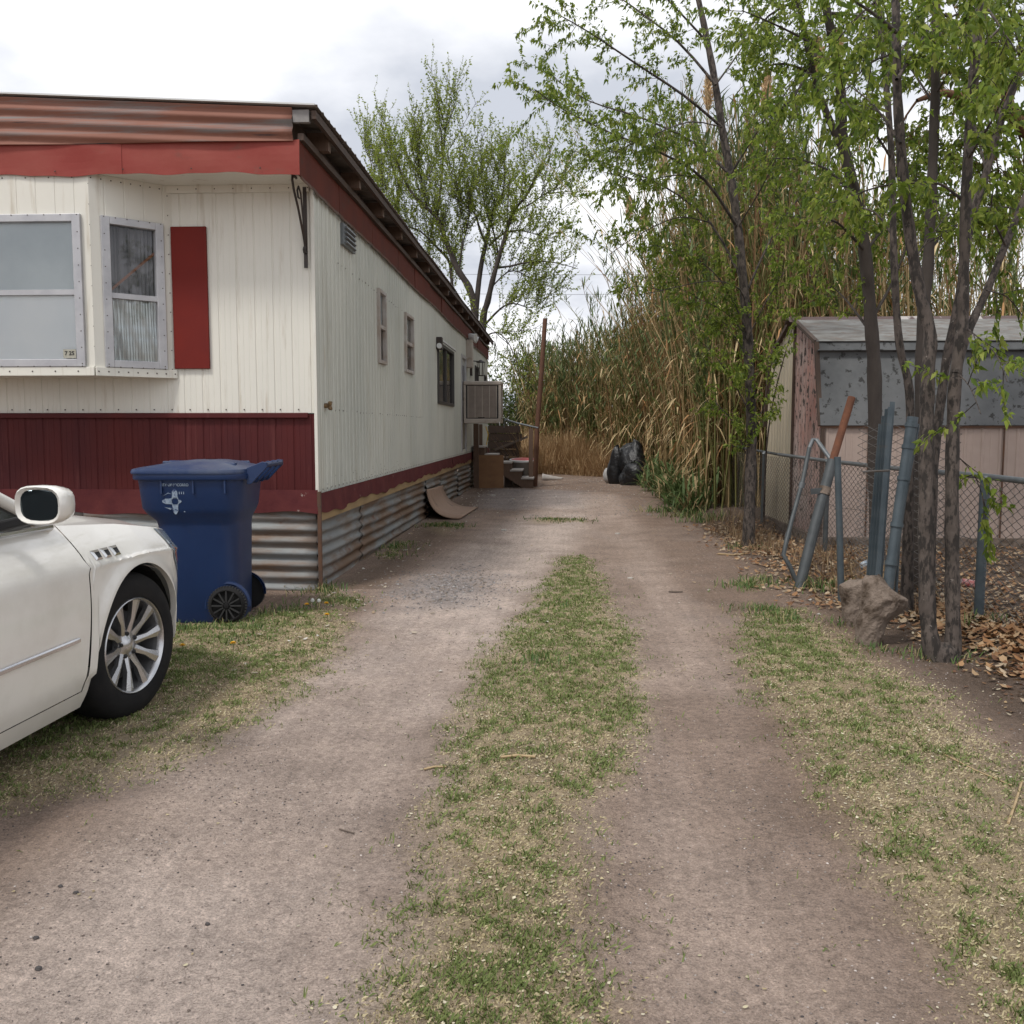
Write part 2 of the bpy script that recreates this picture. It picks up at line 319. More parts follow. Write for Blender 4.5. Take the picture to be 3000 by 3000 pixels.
gz = np.zeros(gx.shape); s2 = (np.abs(gx) < 30) & (gy > -20) & (gy < 80); gz[s2] = hgt(gx[s2], gy[s2], D[s2])
def mixn(a, b, t): return a*(1-t[:, None])+np.array(b)[None, :]*t[:, None]
dl = pdist(gx, gy, TRK_L, False); dr = pdist(gx, gy, TRK_R, False)
C = np.tile(np.array([.285, .210, .165]), (len(gx), 1))
C = mixn(C, (.225, .160, .122), smooth(.42, .68, fbm(gx*.8, gy*.5, 41)))
C = mixn(C, (.495, .405, .352), np.exp(-(dl/.70)**4)*(.62+.38*smooth(.3, .55, fbm(gx*1.4, gy*.7, 44))))
C = mixn(C, (.385, .298, .246), np.exp(-(dr/.42)**4)*(.45+.5*smooth(.35, .6, fbm(gx*2.0, gy*.5, 47))))
C = mixn(C, (.245, .225, .222), smooth(-.35, .35, sdist(gx+.3*(vnoise(gx*4, gy*4, 2)-.5), gy+.5*(vnoise(gx*3, gy*3, 8)-.5), P_GRAVEL))*.7)
C = mixn(C, (.235, .205, .195), smooth(-.2, .6, sdist(gx, gy, P_FARGRAV))*.75)
C = mixn(C, (.155, .108, .078), np.exp(-((D+.05)/.14)**2)*.35*smooth(.35, .6, fbm(gx*3, gy*3, 50)))   # worn soil at turf edges
C = mixn(C, (.31, .245, .150), smooth(-.10, .20, D)*.8*(1-.7*smooth(1.45, 2.2, gx)))                                          # thatch
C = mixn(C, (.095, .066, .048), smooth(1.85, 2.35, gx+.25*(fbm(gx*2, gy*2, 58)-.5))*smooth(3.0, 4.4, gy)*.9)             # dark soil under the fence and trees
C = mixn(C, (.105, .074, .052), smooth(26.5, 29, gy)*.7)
C = mixn(C, (.13, .088, .062), np.exp(-((gx+1.75)/.28)**2)*(gy > 8)*.7)                             # soil along the skirting
nx, ny = len(ax_), len(ay_)
ii = np.arange(ny-1)[:, None]*nx+np.arange(nx-1)[None, :]
FQ = np.stack([ii, ii+1, ii+1+nx, ii+nx], -1).reshape(-1, 4)
def ground_mat():
    m = bpy.data.materials.new('packed dirt'); m.use_nodes = True; t = m.node_tree; n = t.nodes; l = t.links.new; b = n['Principled BSDF']; b.inputs['Roughness'].default_value = .95; b.inputs['Specular IOR Level'].default_value = .2
    a = n.new('ShaderNodeAttribute'); a.attribute_name = 'Col'; tcn = n.new('ShaderNodeTexCoord')
    def nz(s, d=4, rg=.6, st=(1, 1, 1)):
        mp = n.new('ShaderNodeMapping'); mp.inputs['Scale'].default_value = st; l(tcn.outputs['Object'], mp.inputs[0])
        q = n.new('ShaderNodeTexNoise'); q.inputs['Scale'].default_value = s; q.inputs['Detail'].default_value = d; q.inputs['Roughness'].default_value = rg; l(mp.outputs[0], q.inputs['Vector']); return q.outputs['Fac']
    def mr(f, a0, a1, b0, b1):
        q = n.new('ShaderNodeMapRange'); l(f, q.inputs[0]); q.inputs[1].default_value = a0; q.inputs[2].default_value = a1; q.inputs[3].default_value = b0; q.inputs[4].default_value = b1; return q.outputs[0]
    def mul(c, f):
        q = n.new('ShaderNodeMix'); q.data_type = 'RGBA'; q.blend_type = 'MULTIPLY'; q.inputs[0].default_value = 1; l(c, q.inputs[6]); l(f, q.inputs[7]); return q.outputs[2]
    def mixto(c, f, col):
        q = n.new('ShaderNodeMix'); q.data_type = 'RGBA'; l(f, q.inputs[0]); l(c, q.inputs[6]); q.inputs[7].default_value = (*col, 1); return q.outputs[2]
    c = mul(a.outputs['Color'], mr(nz(2.2, 6, .65), .3, .7, .80, 1.18))
    c = mul(c, mr(nz(34, 6, .8), .3, .7, .62, 1.38))
    c = mul(c, mr(nz(150, 3, .75), .3, .7, .62, 1.38))
    c = mixto(c, mr(nz(1.3, 5, .6, (1, .35, 1)), .55, .72, 0, .30), (.25, .22, .21))         # cooler grey dust
    c = mixto(c, mr(nz(95, 2, .5), .68, .74, 0, .55), (.085, .068, .062))                        # dark grit
    c = mul(c, mr(nz(26, 4, .6, (1, .05, 1)), .3, .7, .92, 1.08))                          # tyre streaks along the drive
    c = mixto(c, mr(nz(210, 2, .5), .64, .70, 0, .6), (.40, .35, .32))                         # pale grit
    vo = n.new('ShaderNodeTexVoronoi'); vo.feature = 'DISTANCE_TO_EDGE'; vo.inputs['Scale'].default_value = 5.5
    wv = n.new('ShaderNodeMix'); wv.data_type = 'RGBA'; wv.blend_type = 'ADD'; wv.inputs[0].default_value = .22
    q = n.new('ShaderNodeTexNoise'); q.inputs['Scale'].default_value = 9; l(tcn.outputs['Object'], q.inputs['Vector']); l(tcn.outputs['Object'], wv.inputs[6]); l(q.outputs['Color'], wv.inputs[7]); l(wv.outputs[2], vo.inputs['Vector'])
    ck = n.new('ShaderNodeMath'); ck.operation = 'MULTIPLY'; l(mr(vo.outputs['Distance'], 0, .012, 1, 0), ck.inputs[0]); l(mr(nz(1.6, 4), .50, .62, 0, .5), ck.inputs[1])
    c = mixto(c, ck.outputs[0], (.12, .09, .075))
    l(c, b.inputs['Base Color'])
    bp = n.new('ShaderNodeBump'); bp.inputs['Distance'].default_value = .016; l(nz(75, 5, .75), bp.inputs['Height'])
    b2 = n.new('ShaderNodeBump'); b2.inputs['Distance'].default_value = .012; l(nz(14, 4, .6), b2.inputs['Height']); l(bp.outputs[0], b2.inputs['Normal']); l(b2.outputs[0], b.inputs['Normal'])
    return m
M['ground'] = ground_mat()
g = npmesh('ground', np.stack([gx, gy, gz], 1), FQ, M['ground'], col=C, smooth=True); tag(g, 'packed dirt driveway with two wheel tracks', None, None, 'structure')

# ================================================================ GRASS, LITTER, PEBBLES
def scatter(n, x0, x1, y0, y1, power=1.0):
    t = rng.rand(n)**power
    return x0+(x1-x0)*rng.rand(n), y0+(y1-y0)*t
M['grass'] = mat('grass blades', (0, 0, 0), attr=True, rough=.7, trans=.25)
def grass(n, lim, dens_s, name, label, green_bias, hmin, hmax):
    x, y = scatter(n, *lim, power=1.5); d = cover(x, y)
    clump = fbm(x*3.1, y*3.1, 61, 4); fine = fbm(x*12, y*12, 67, 2)
    fine2 = fbm(x*22, y*22, 69, 2)
    p = smooth(-.10, .20, d)*(.55+.8*smooth(.40, .62, clump*.35+fine*.35+fine2*.30))+.10*smooth(-.40, 0, d)*(fine > .66)
    p = p*(1-.72*smooth(1.45, 2.35, x)); k = rng.rand(n) < p*dens_s; x, y, d, clump, fine, fine2 = x[k], y[k], d[k], clump[k], fine[k], fine2[k]; m = len(x)
    z = hgt(x, y, d)
    gsel = rng.rand(m) < np.clip(green_bias+.30*smooth(3.6, 6, y)*(np.abs(x-.3) < 1.4)+1.3*(fbm(x*1.7, y*1.7, 73, 4)-.50)+1.9*(fine2-.5)+.8*(fine-.5), .06, .95)
    L_ = (hmin+(hmax-hmin)*rng.rand(m)**2)*(1+.35*(fine > .60)*gsel); L_ = np.where(gsel, L_, L_*.8)
    th = rng.rand(m)*6.283; lean = np.where(gsel, .35+.9*rng.rand(m), .9+1.0*rng.rand(m)); ln = np.minimum(lean, 1.5)
    dx_, dy_, dz_ = np.cos(th)*np.sin(ln), np.sin(th)*np.sin(ln), np.cos(ln)
    wd = .0016+.0016*rng.rand(m)+.0004*np.clip(y-3, 0, 12)
    px_, py_ = -np.sin(th)*wd, np.cos(th)*wd
    b0 = np.stack([x-px_, y-py_, z-.003], 1); b1 = np.stack([x+px_, y+py_, z-.003], 1)
    m0 = np.stack([x+dx_*L_*.55+px_*.7, y+dy_*L_*.55+py_*.7, z+dz_*L_*.6+.002], 1)
    tp = np.stack([x+dx_*L_, y+dy_*L_, z+np.maximum(dz_*L_*.9, .002)], 1)
    V = np.stack([b0, b1, m0, tp], 1).reshape(-1, 3); i4 = np.arange(m)[:, None]*4
    Fc = np.concatenate([i4+np.array([[0, 1, 2]]), i4+np.array([[0, 2, 3]])])
    r = rng.rand(m, 1)
    cg = np.array([.110, .155, .040])*(1-r)+np.array([.235, .275, .090])*r; cs = np.array([.38, .31, .165])*(1-r)+np.array([.60, .52, .33])*r
    cc = np.where(gsel[:, None], cg, cs); cc = np.repeat(cc, 4, 0)
    o = npmesh(name, V, Fc, M['grass'], col=cc); tag(o, label, 'grass', kind='stuff'); return o
grass(1150000, (-4.6, 4.4, 2.0, 11.5), .80, 'grass', 'short patchy turf, green and straw coloured, between and beside the tracks', .40, .008, .030)
# taller tufts by the skirting, the fence and the middle of the turf
tx = []; 
for (u, v, k, hh) in [(606, 1115, 160, .10), (640, 1135, 120, .05), (745, 1035, 90, .10), (830, 992, 260, .06), (850, 995, 160, .06), (735, 1050, 50, .07), (1015, 1255, 90, .07), (1060, 1145, 40, .05), (1040, 980, 220, .05), (1080, 981, 160, .05),
                      (1410, 1108, 130, .09), (1450, 1100, 90, .10), (1425, 1152, 150, .07), (1480, 1170, 110, .07), (520, 1160, 90, .07), (550, 1150, 70, .07), (350, 1190, 120, .06), (470, 1190, 70, .05), (450, 1215, 70, .05), (1290, 975, 120, .20), (1240, 965, 100, .15),
                      (1330, 985, 120, .2), (1600, 1180, 70, .09), (1560, 1110, 60, .14), (1740, 1240, 60, .08), (1815, 1245, 50, .08), (1640, 1228, 60, .07), (1845, 1200, 50, .12), (430, 1188, 60, .06), (1412, 1035, 70, .10), (1545, 1115, 60, .16)]:
    p = gr(u, v)
    for q in range(k): tx.append((p.x+random.gauss(0, .035+.01*p.y), p.y+random.gauss(0, .05+.008*p.y), hh*random.uniform(.5, 1.2)))
tx = np.array(tx); m = len(tx); x, y, L_ = tx.T; z = hgt(x, y); th = rng.rand(m)*6.283; ln = .2+.95*rng.rand(m); wd = .002+.0003*y
px_, py_ = -np.sin(th)*wd, np.cos(th)*wd
mid = np.stack([x+np.cos(th)*np.sin(ln)*L_*.5, y+np.sin(th)*np.sin(ln)*L_*.5, z+np.cos(ln)*L_*.6], 1); tip = np.stack([x+np.cos(th)*np.sin(ln)*L_*1.15, y+np.sin(th)*np.sin(ln)*L_*1.15, z+np.cos(ln)*L_*.85], 1)
V = np.stack([np.stack([x-px_, y-py_, z-.004], 1), np.stack([x+px_, y+py_, z-.004], 1), mid+np.stack([px_, py_, 0*px_], 1)*.8, mid-np.stack([px_, py_, 0*px_], 1)*.8, tip], 1).reshape(-1, 3)
i5 = np.arange(m)[:, None]*5; Fc = np.concatenate([i5+np.array([[0, 1, 2]]), i5+np.array([[0, 2, 3]]), i5+np.array([[3, 2, 4]])]); r = rng.rand(m, 1)
cc = np.where(rng.rand(m, 1) < .72, np.array([.045, .10, .022])*(1-r)+np.array([.12, .19, .045])*r, np.array([.32, .27, .13]))
o = npmesh('grass_tufts', V, Fc, M['grass'], col=np.repeat(cc, 5, 0)); tag(o, 'taller green tufts by the metal skirting, fence and turf edges', 'grass', kind='stuff')

def flakes(name, label, cat, x, y, size, cols, mt, tilt=.5, zoff=.004):          # small curled flat bits lying on the ground
    n = len(x); z = hgt(x, y)+zoff; th = rng.rand(n)*6.283; a = size*(.6+.8*rng.rand(n)); b = a*(.55+.4*rng.rand(n)); t1 = (rng.rand(n)-.5)*2*tilt; cu = .55*rng.rand(n)
    ct, st = np.cos(th), np.sin(th); out = []
    for (p, q, w_) in [(-1, -.15, .6), (-.35, -1, 0), (.5, -.8, 0), (1.1, .1, 1), (.4, .85, 0), (-.5, .8, 0)]:
        lx = p*a; ly = q*b; lz = np.abs(lx)*cu*w_+lx*t1*.5+np.abs(t1)*a*.55
        out.append(np.stack([x+lx*ct-ly*st, y+lx*st+ly*ct, z+lz], 1))
    V = np.stack(out, 1).reshape(-1, 3); i6 = np.arange(n)[:, None]*6; Fc = np.concatenate([i6+np.array([[0, 1, 2, 3]]), i6+np.array([[0, 3, 4, 5]])])
    c = np.array(cols)[rng.randint(0, len(cols), n)]*(.75+.5*rng.rand(n, 1))
    o = npmesh(name, V, Fc, mt, col=np.repeat(c, 6, 0)); tag(o, label, cat, kind='stuff'); return o
M['litter'] = mat('dry litter', (0, 0, 0), attr=True, rough=.8, trans=.12)
x, y = scatter(90000, -4.6, 4.3, 2.0, 13, 1.3); d = cover(x, y); cl = fbm(x*2.3, y*2.3, 81, 4)
k = rng.rand(len(x)) < smooth(-.15, .1, d)*(.12+.9*smooth(.42, .6, cl))*.55+.012
flakes('seed_litter', 'pale papery seed flakes scattered over the turf', 'litter', x[k], y[k], .0052, [(.50, .45, .30), (.44, .37, .22), (.56, .51, .38), (.37, .30, .17)], M['litter'])
x, y = scatter(2600, -2.0, 3.0, 5, 27, 1.2); k = (np.abs(x+1.75)+.2*rng.rand(len(x)) < .42) | (rng.rand(len(x)) < .07) | ((y > 18) & (rng.rand(len(x)) < .30))
flakes('paper_scraps', 'small white scraps and chips strewn along the skirting and far driveway', 'litter', x[k], y[k], .016, [(.55, .52, .47), (.42, .36, .28), (.35, .26, .17)], M['litter'])
# brown fallen leaves: behind the fence and around the trunks
lx = []; 
for k in range(15000):
    t = random.random()
    if t < .72: X = random.uniform(2.85, 6.5); Y = random.uniform(4.2, 11.3); ok = random.random() < .35+.65*math.exp(-((X-2.95)/.8)**2)
    elif t < .88: X = random.gauss(2.85, .22); Y = random.uniform(4.3, 7.2); ok = X > 2.35
    else: X = random.gauss(2.45, .35); Y = random.uniform(7.2, 13.5); ok = X > 1.7
    if ok: lx.append((X, Y))
lx = np.array(lx)
flakes('fallen_leaves', 'brown dry leaves heaped behind and under the chain link fence', 'leaves', lx[:, 0], lx[:, 1], .023, [(.24, .125, .055), (.30, .175, .085), (.36, .24, .135), (.40, .31, .21), (.18, .085, .04)], M['litter'], tilt=1.1, zoff=.012)
pu = np.array([(u, v) for u, v in [(2.78+.0, 5.0)]])
n = 1300; X = 2.75+.55*rng.rand(n)+.1*rng.randn(n); Y = 4.6+1.5*rng.rand(n)
flakes('leaf_bank', 'curled tan leaves spilling under the fence at right edge', 'leaves', X, Y, .027, [(.24, .12, .05), (.30, .17, .08), (.36, .24, .135), (.17, .08, .035)], M['litter'], tilt=1.5, zoff=.03)
# pebbles
def stones(name, label, x, y, size, cols, mt):
    n = len(x); z = hgt(x, y); B = np.array([(1, 0, 0), (0, 1, 0), (-1, 0, 0), (0, -1, 0), (0, 0, 1), (0, 0, -1), (.6, .6, .5), (-.6, .6, .45), (-.6, -.6, .5), (.6, -.6, .45)], float)
    s = size*(.5+rng.rand(n)**2*1.3); Q = B[None]*(1+.45*(rng.rand(n, 10, 1)-.5))*s[:, None, None]*np.array([1, .8, .6]); th = rng.rand(n)*6.283; ct, st = np.cos(th)[:, None], np.sin(th)[:, None]
    V = np.stack([Q[..., 0]*ct-Q[..., 1]*st+x[:, None], Q[..., 0]*st+Q[..., 1]*ct+y[:, None], Q[..., 2]+z[:, None]+s[:, None]*.2], -1).reshape(-1, 3)
    T = np.array([(0, 1, 6), (1, 4, 6), (4, 0, 6), (1, 2, 7), (2, 4, 7), (4, 1, 7), (2, 3, 8), (3, 4, 8), (4, 2, 8), (3, 0, 9), (0, 4, 9), (4, 3, 9)])
    Fc = (np.arange(n)[:, None, None]*10+T[None]).reshape(-1, 3); c = np.array(cols)[rng.randint(0, len(cols), n)]*(.7+.6*rng.rand(n, 1))
    o = npmesh(name, V, Fc, mt, col=np.repeat(c, 10, 0)); tag(o, label, 'pebbles', kind='stuff')
M['pebble'] = mat('pebbles', (0, 0, 0), attr=True, rough=.85)
x, y = scatter(150000, -3.2, 2.6, 1.8, 14, 1.7); d = cover(x, y); k = (d < -.02) & (rng.rand(len(x)) < .15+.5*smooth(.5, .7, fbm(x*1.6, y*1.6, 91)))
stones('pebbles', 'fine grit lying on the wheel tracks', x[k], y[k], .0030, [(.20, .165, .145), (.07, .06, .06), (.42, .37, .34), (.13, .10, .085)], M['pebble'])
gp = np.array(P_GRAVEL); x = gp[:, 0].min()-.4+(np.ptp(gp[:, 0])+.8)*rng.rand(7000); y = gp[:, 1].min()-.8+(np.ptp(gp[:, 1])+1.6)*rng.rand(7000); k = sdist(x, y, P_GRAVEL)+.22*rng.randn(len(x))+.5*(fbm(x*3, y*3, 5)-.5) > .05
x2 = -1.7+3.4*rng.rand(4200); y2 = 15+12*rng.rand(4200)
stones('gravel', 'grey gravel spread beside the house', np.concatenate([x[k], x2]), np.concatenate([y[k], y2]), .009, [(.24, .22, .215), (.17, .155, .15), (.30, .28, .27), (.21, .17, .14)], M['pebble'])
x = 1.9+1.3*rng.rand(2600); y = 3.2+9*rng.rand(2600); k = rng.rand(len(x)) < smooth(1.9, 2.6, x)
flakes('leaf_crumbs', 'small brown leaf crumbs and bark bits on the dark soil under the trees', 'litter', x[k], y[k], .011, [(.22, .12, .06), (.32, .22, .12), (.42, .36, .26), (.14, .07, .035)], M['litter'], tilt=.9)
# single dark stones one can point at
M['stone'] = mat('dark stone', (.045, .042, .045), (.08, .07, .065), 30, rough=.7)
def stone(u, v, s, label):
    p = gr(u, v); b = MB(); rr = random.Random(u); pts = []
    for i in range(5):
        ph = math.pi*i/4; pts.append([(s*math.sin(ph)*math.cos(t)*rr.uniform(.7, 1.1)*1.2+p.x, s*math.sin(ph)*math.sin(t)*rr.uniform(.7, 1.1)+p.y, s*.7*math.cos(ph)+s*.35+H(p.x, p.y)) for t in [2*math.pi*k/7 for k in range(7)]])
    o = b.grid(pts, True).build('stone', M['stone'], origin=(p.x, p.y, H(p.x, p.y))); tag(o, label, 'stone', 'loose dark stones on the driveway')
for (u, v, s, lb) in [(1079, 1759, .008, 'black clod at the right edge of the middle turf strip near the bottom'), (114, 1673, .0075, 'black stone, upper of the close pair on the left track'), (143, 1685, .008, 'grey black stone, lower of the close pair on the left track'),
                      (391, 1734, .0075, 'black stone alone near the middle of the left wheel track'), (68, 1768, .008, 'dark brown stone at the far left, below the close pair'), (72, 1823, .010, 'grey stone with pale top near the left photo edge')]: stone(u, v, s, lb)
# dandelions
M['petal'] = mat('yellow petals', (.75, .44, .01), (.62, .33, .01), 60, rough=.7)
M['stem'] = mat('green stem', (.07, .13, .035), rough=.6); M['puff'] = mat('white seed head', (.6, .6, .56), rough=.9)
def dandelion(u, v, label, puff=False):
    p = gr(u, v); z = H(p.x, p.y); t = thing('dandelion', label, 'flower', (p.x, p.y, z), group='dandelions by the bin'); hh = .05
    MB().tube([(p.x, p.y, z-.01), (p.x+.004, p.y, z+hh*.6), (p.x, p.y, z+hh)], .0018, 5).build('stem', M['stem'], t)
    b = MB(); rr = random.Random(u*7+v)
    if puff:
        b.lathe([(.001, -.016), (.012, -.011), (.016, 0), (.012, .011), (.001, .016)], 10, Matrix.Translation((p.x, p.y, z+hh+.014)))
        b.build('seed_head', M['puff'], t, smooth=True)
    else:
        for k in range(26):
            a = k*2.4; r_ = .020*(1-.35*(k % 3)/2); d = Vector((math.cos(a), math.sin(a), .12+.35*(k % 3))); s_ = Vector((-math.sin(a), math.cos(a), 0))*.0036; c0 = Vector((p.x, p.y, z+hh))
            b.add([c0-s_, c0+s_, c0+d*r_+s_*1.3, c0+d*r_-s_*1.3], [(0, 1, 2, 3)])
        b.build('flower_head', M['petal'], t)
for (u, v, lb, pf) in [(345, 1239, 'yellow dandelion nearest the car wheel, left of the pair on the left turf', 0), (440, 1234, 'yellow dandelion in the turf in front of the bin wheels', 0), (579, 1155, 'yellow dandelion, left one beside the house corner', 0),
                       (616, 1152, 'yellow dandelion, right one beside the house corner', 0), (617, 1176, 'yellow dandelion lowest of those near the house corner', 0), (590, 1149, 'white dandelion seed head left between the yellow ones', 1), (602, 1150, 'white dandelion seed head right between the yellow ones', 1)]: dandelion(u, v, lb, pf)
# sticks and dry cane pieces
M['straw'] = mat('dry cane', (.42, .31, .17), (.34, .24, .13), 20, (1, 1, 1), rough=.7)
M['twig'] = mat('grey brown twig', (.13, .10, .08), rough=.85)
def stick(pts, r, label, m_='straw'):
    P = []
    for (u, v) in pts: p = gr(u, v); P.append(Vector((p.x, p.y, H(p.x, p.y)+r*.8+.003)))
    o = MB().tube(P, [r*(1-.25*i/len(P)) for i in range(len(P))], 6).build('stick', M[m_], origin=P[0], smooth=True); tag(o, label, 'stick', 'dry sticks on the ground')
stick([(945, 1441), (975, 1438), (1010, 1440)], .007, 'flat dry cane piece across the middle turf strip'); stick([(1355, 1047), (1385, 1049), (1412, 1046)], .011, 'pale stick beside the slim tree by the fence')
stick([(1780, 1435), (1840, 1465), (1908, 1493)], .003, 'long thin straw lying on the right turf'); stick([(1902, 1567), (1915, 1530), (1928, 1485)], .005, 'straw stem at the right photo edge')
stick([(800, 1452), (820, 1449), (842, 1451)], .005, 'short straw at the left edge of the middle turf'); stick([(1262, 1116), (1275, 1117), (1288, 1117)], .008, 'short dark twig on the right track', 'twig'); stick([(640, 1560), (668, 1568)], .003, 'thin twig on left track edge', 'twig')
# ================================================================ MOBILE HOME
WX, WY0, WY1, WXL = -2.07, 7.95, 27.3, -6.35
home = thing('mobile_home', 'long cream mobile home with red bands, rusty corrugated skirting and bay window', 'house', (WX, WY0, 0))
def ribwall(parent, name, m_, fn, s0, s1, z0, z1, pitch, prof, holes=(), wav=0):
    ss = {round(s0, 4), round(s1, 4)}; k = 0
    s = s0
    base = []
    while s < s1:
        for (t, d) in prof:
            q = s+t*pitch
            if s0 <= q <= s1: base.append((q, d))
        s += pitch
    xs = np.array([b[0] for b in base]); ds = np.array([b[1] for b in base])
    S = sorted(set(list(np.round(xs, 4))+[s0, s1]+[h[0] for h in holes]+[h[1] for h in holes]))
    Z = sorted(set([z0, z1]+[h[2] for h in holes]+[h[3] for h in holes]+list(np.linspace(z0, z1, 5))))
    Z = [z for z in Z if z0-1e-6 <= z <= z1+1e-6]; S = [s for s in S if s0-1e-6 <= s <= s1+1e-6]
    b = MB(); V = []
    for z in Z:
        for s in S:
            V.append(fn(s, z, float(np.interp(s, xs, ds))+(wav*(float(fbm(s*.9, z*1.1, 7))-.5) if wav else 0)))
    Fs = []; n = len(S)
    for i in range(len(Z)-1):
        for j in range(n-1):
            cs, cz = (S[j]+S[j+1])/2, (Z[i]+Z[i+1])/2
            if any(h[0] < cs < h[1] and h[2] < cz < h[3] for h in holes): continue
            Fs.append((i*n+j, i*n+j+1, (i+1)*n+j+1, (i+1)*n+j))
    b.add(V, Fs); return b.build(name, m_, parent)
GROOVE = [(0, 0), (.04, -.006), (.08, -.006), (.12, 0), (.36, 0), (.38, -.002), (.40, 0), (.66, 0), (.68, -.002), (.70, 0), (.98, 0)]
RIB = [(0, 0), (.10, 0), (.16, .009), (.26, .009), (.32, 0), (.62, 0), (.65, .003), (.70, .003), (.73, 0), (.98, 0)]
BAYZ0, BAYZ1 = 1.83, 3.42
ribwall(home, 'front_wall', M['siding'], lambda s, z, d: (s, WY0-d, z), WXL, WX, 1.53, 3.44, .157, GROOVE, [(-5.86, -3.29, BAYZ0+.01, 3.43)], .004)
WIN = [(10.73, 11.15, 2.16, 2.97), (12.6, 13.25, 2.17, 2.93), (16.0, 18.3, 1.84, 2.85), (23.1, 23.9, 2.05, 2.92), (25.9, 26.5, 2.1, 2.85)]
ribwall(home, 'side_wall', M['siding2'], lambda s, z, d: (WX+d, s, z), WY0, WY1, .83, 3.42, .155, RIB, WIN+[(19.95, 20.85, .95, 2.92)], .010)
ribwall(home, 'rear_wall', M['siding2'], lambda s, z, d: (s, WY1+d, z), WXL, WX, .3, 3.5, .157, RIB)
ribwall(home, 'left_wall', M['siding2'], lambda s, z, d: (WXL-d, s, z), WY0, WY1, .05, 3.5, .157, RIB)
MB().box(WXL+.02, WX-.03, WY0+.03, WY1-.03, .80, .84).build('floor_deck', M['rafter'], home)
MB().box(WXL+.02, WX-.03, WY0+.03, WY1-.03, 3.45, 3.49).build('ceiling', M['rafter'], home)
MB().box(WX-.012, WX+.014, WY0-.014, WY0+.012, .86, 3.40).build('corner_trim', M['siding'], home)
# red band on the front
ribwall(home, 'red_band', M['redband'], lambda s, z, d: (s, WY0-.012-d, z), WXL, WX+.006, .86, 1.52, .157, GROOVE)
MB().box(WXL, WX-.06, WY0-.045, WY0-.004, 1.487, 1.532).build('band_rail', M['redband'], home, bevel=.006)
b = MB(); S = np.linspace(WXL, WX+.01, 60)
b.grid([[(s, WY0-.026-.014*math.sin(s*5)*t, .875-(.205+.015*math.sin(s*3.1)+.012*math.sin(s*9))*t) for s in S] for t in (0, .25, .6, 1)]); b.build('lower_red_sheet', M['redtrim'], home, solid=.003)
# soffit, fascia and gable sheet on the front
MB().box(WXL, WX-.02, 7.50, WY0+.02, 3.425, 3.44).build('soffit', M['siding'], home)
MB().box(WXL, WX-.02, WY0-.03, WY0-.002, 3.365, 3.424).build('soffit_trim', M['siding'], home)
def wavy(x, k): return .010*math.sin(x*2.1+k)+.007*math.sin(x*7.3+k*2)+.004*math.sin(x*17+k)
for (a, c_) in ((-6.4, -3.46), (-3.462, WX+.030)):
    S = np.linspace(a, c_, 90); b = MB()
    b.grid([[(s, 7.475-.004*math.sin(t*3.1)*math.sin(s*1.7)-.003*math.sin(s*9+t*4)-(.004 if a < -4 else 0), (3.655+wavy(s, 4)*.8)*(t)+(3.385+wavy(s, 1)-.012*(s+2.1))*(1-t)) for s in S] for t in np.linspace(0, 1, 6)])
    b.build('front_fascia', M['redfascia'], home, solid=.004)
b = MB(); S = np.linspace(-6.4, -2.085, 50); rows = []
def roofz(x): return 3.885+.052*(min(-1.88-x, 2.55)) - .052*max(0, -x-4.43)
for t in np.linspace(0, 1, 45):
    row = []
    for s in S:
        zb = 3.635; zt = roofz(s)-.012; z = zb+(zt-zb)*t; ph = (z-roofz(s))/.098
        row.append((s, 7.452-.013*math.cos(2*math.pi*ph), z))
    rows.append(row)
b.grid(rows).build('gable_sheet', M['frontsheet'], home, smooth=60, solid=.002)
MB().box(-2.083, -1.955, 7.455, 7.50, 3.775, 3.868).build('eave_board_end', mat('grey board', (.17, .16, .165), (.25, .24, .23), 9, rough=.8), home)
MB().bar((-1.90, 7.425, roofz(-1.9)+.010), (-4.43, 7.425, roofz(-4.43)+.010), .012, .012).bar((-4.43, 7.425, roofz(-4.43)+.010), (-6.6, 7.425, roofz(-6.6)+.010), .012, .012).build('drip_edge', M['flash'], home)
# roof sheets
def roof_y(y): return .020*math.sin(y*.9)+.012*math.sin(y*2.3)
ys = np.arange(7.43, 27.5, .02); prof = [.013 if (yy*5.0) % 1 < .22 else 0 for yy in ys]
cuts = [0]+[int(i) for i in np.linspace(0, len(ys)-1, 9)[1:]]
for k in range(8):
    i0, i1 = cuts[k], cuts[k+1]
    b = MB(); dz = .004*(k % 2)
    b.grid([[(x, ys[i], roofz(x)+prof[i]+roof_y(ys[i])*(.5 if x > -2.5 else .2)+dz) for i in range(i0, i1+1)] for x in (-1.88, -1.97, -2.4, -3.3, -4.43, -5.2, -6.6)])
    b.build('roof_sheet', M['roof'], home, solid=.0025)
# side fascia boards, eave lumber
seams = [7.476, 8.84, 10.4, 12.0, 13.4, 14.9, 16.4, 18.2, 20.0, 21.8, 23.6, 25.4, WY1+.05]
for k in range(len(seams)-1):
    a, c_ = seams[k]+.006, seams[k+1]-.006; b = MB(); S = np.linspace(a, c_, 12); o_ = random.uniform(-.004, .006)
    b.grid([[(WX+.022+o_+.006*math.sin(s*2+k)*t, s, 3.385+.262*t+.010*math.sin(s*1.3)*(1-t)) for s in S] for t in (0, .5, 1)]); b.build('side_fascia', M['redside'], home, solid=.012)
b = MB(); S = np.linspace(7.5, WY1, 160)
b.grid([[(WX+.034+.006*math.sin(s*13+t), s, 3.385+.010*math.sin(s*1.3)-.026*t+.006*math.sin(s*21)*t) for s in S] for t in (0, 1)]); b.build('fascia_drip', M['rustbrown'], home, solid=.004)
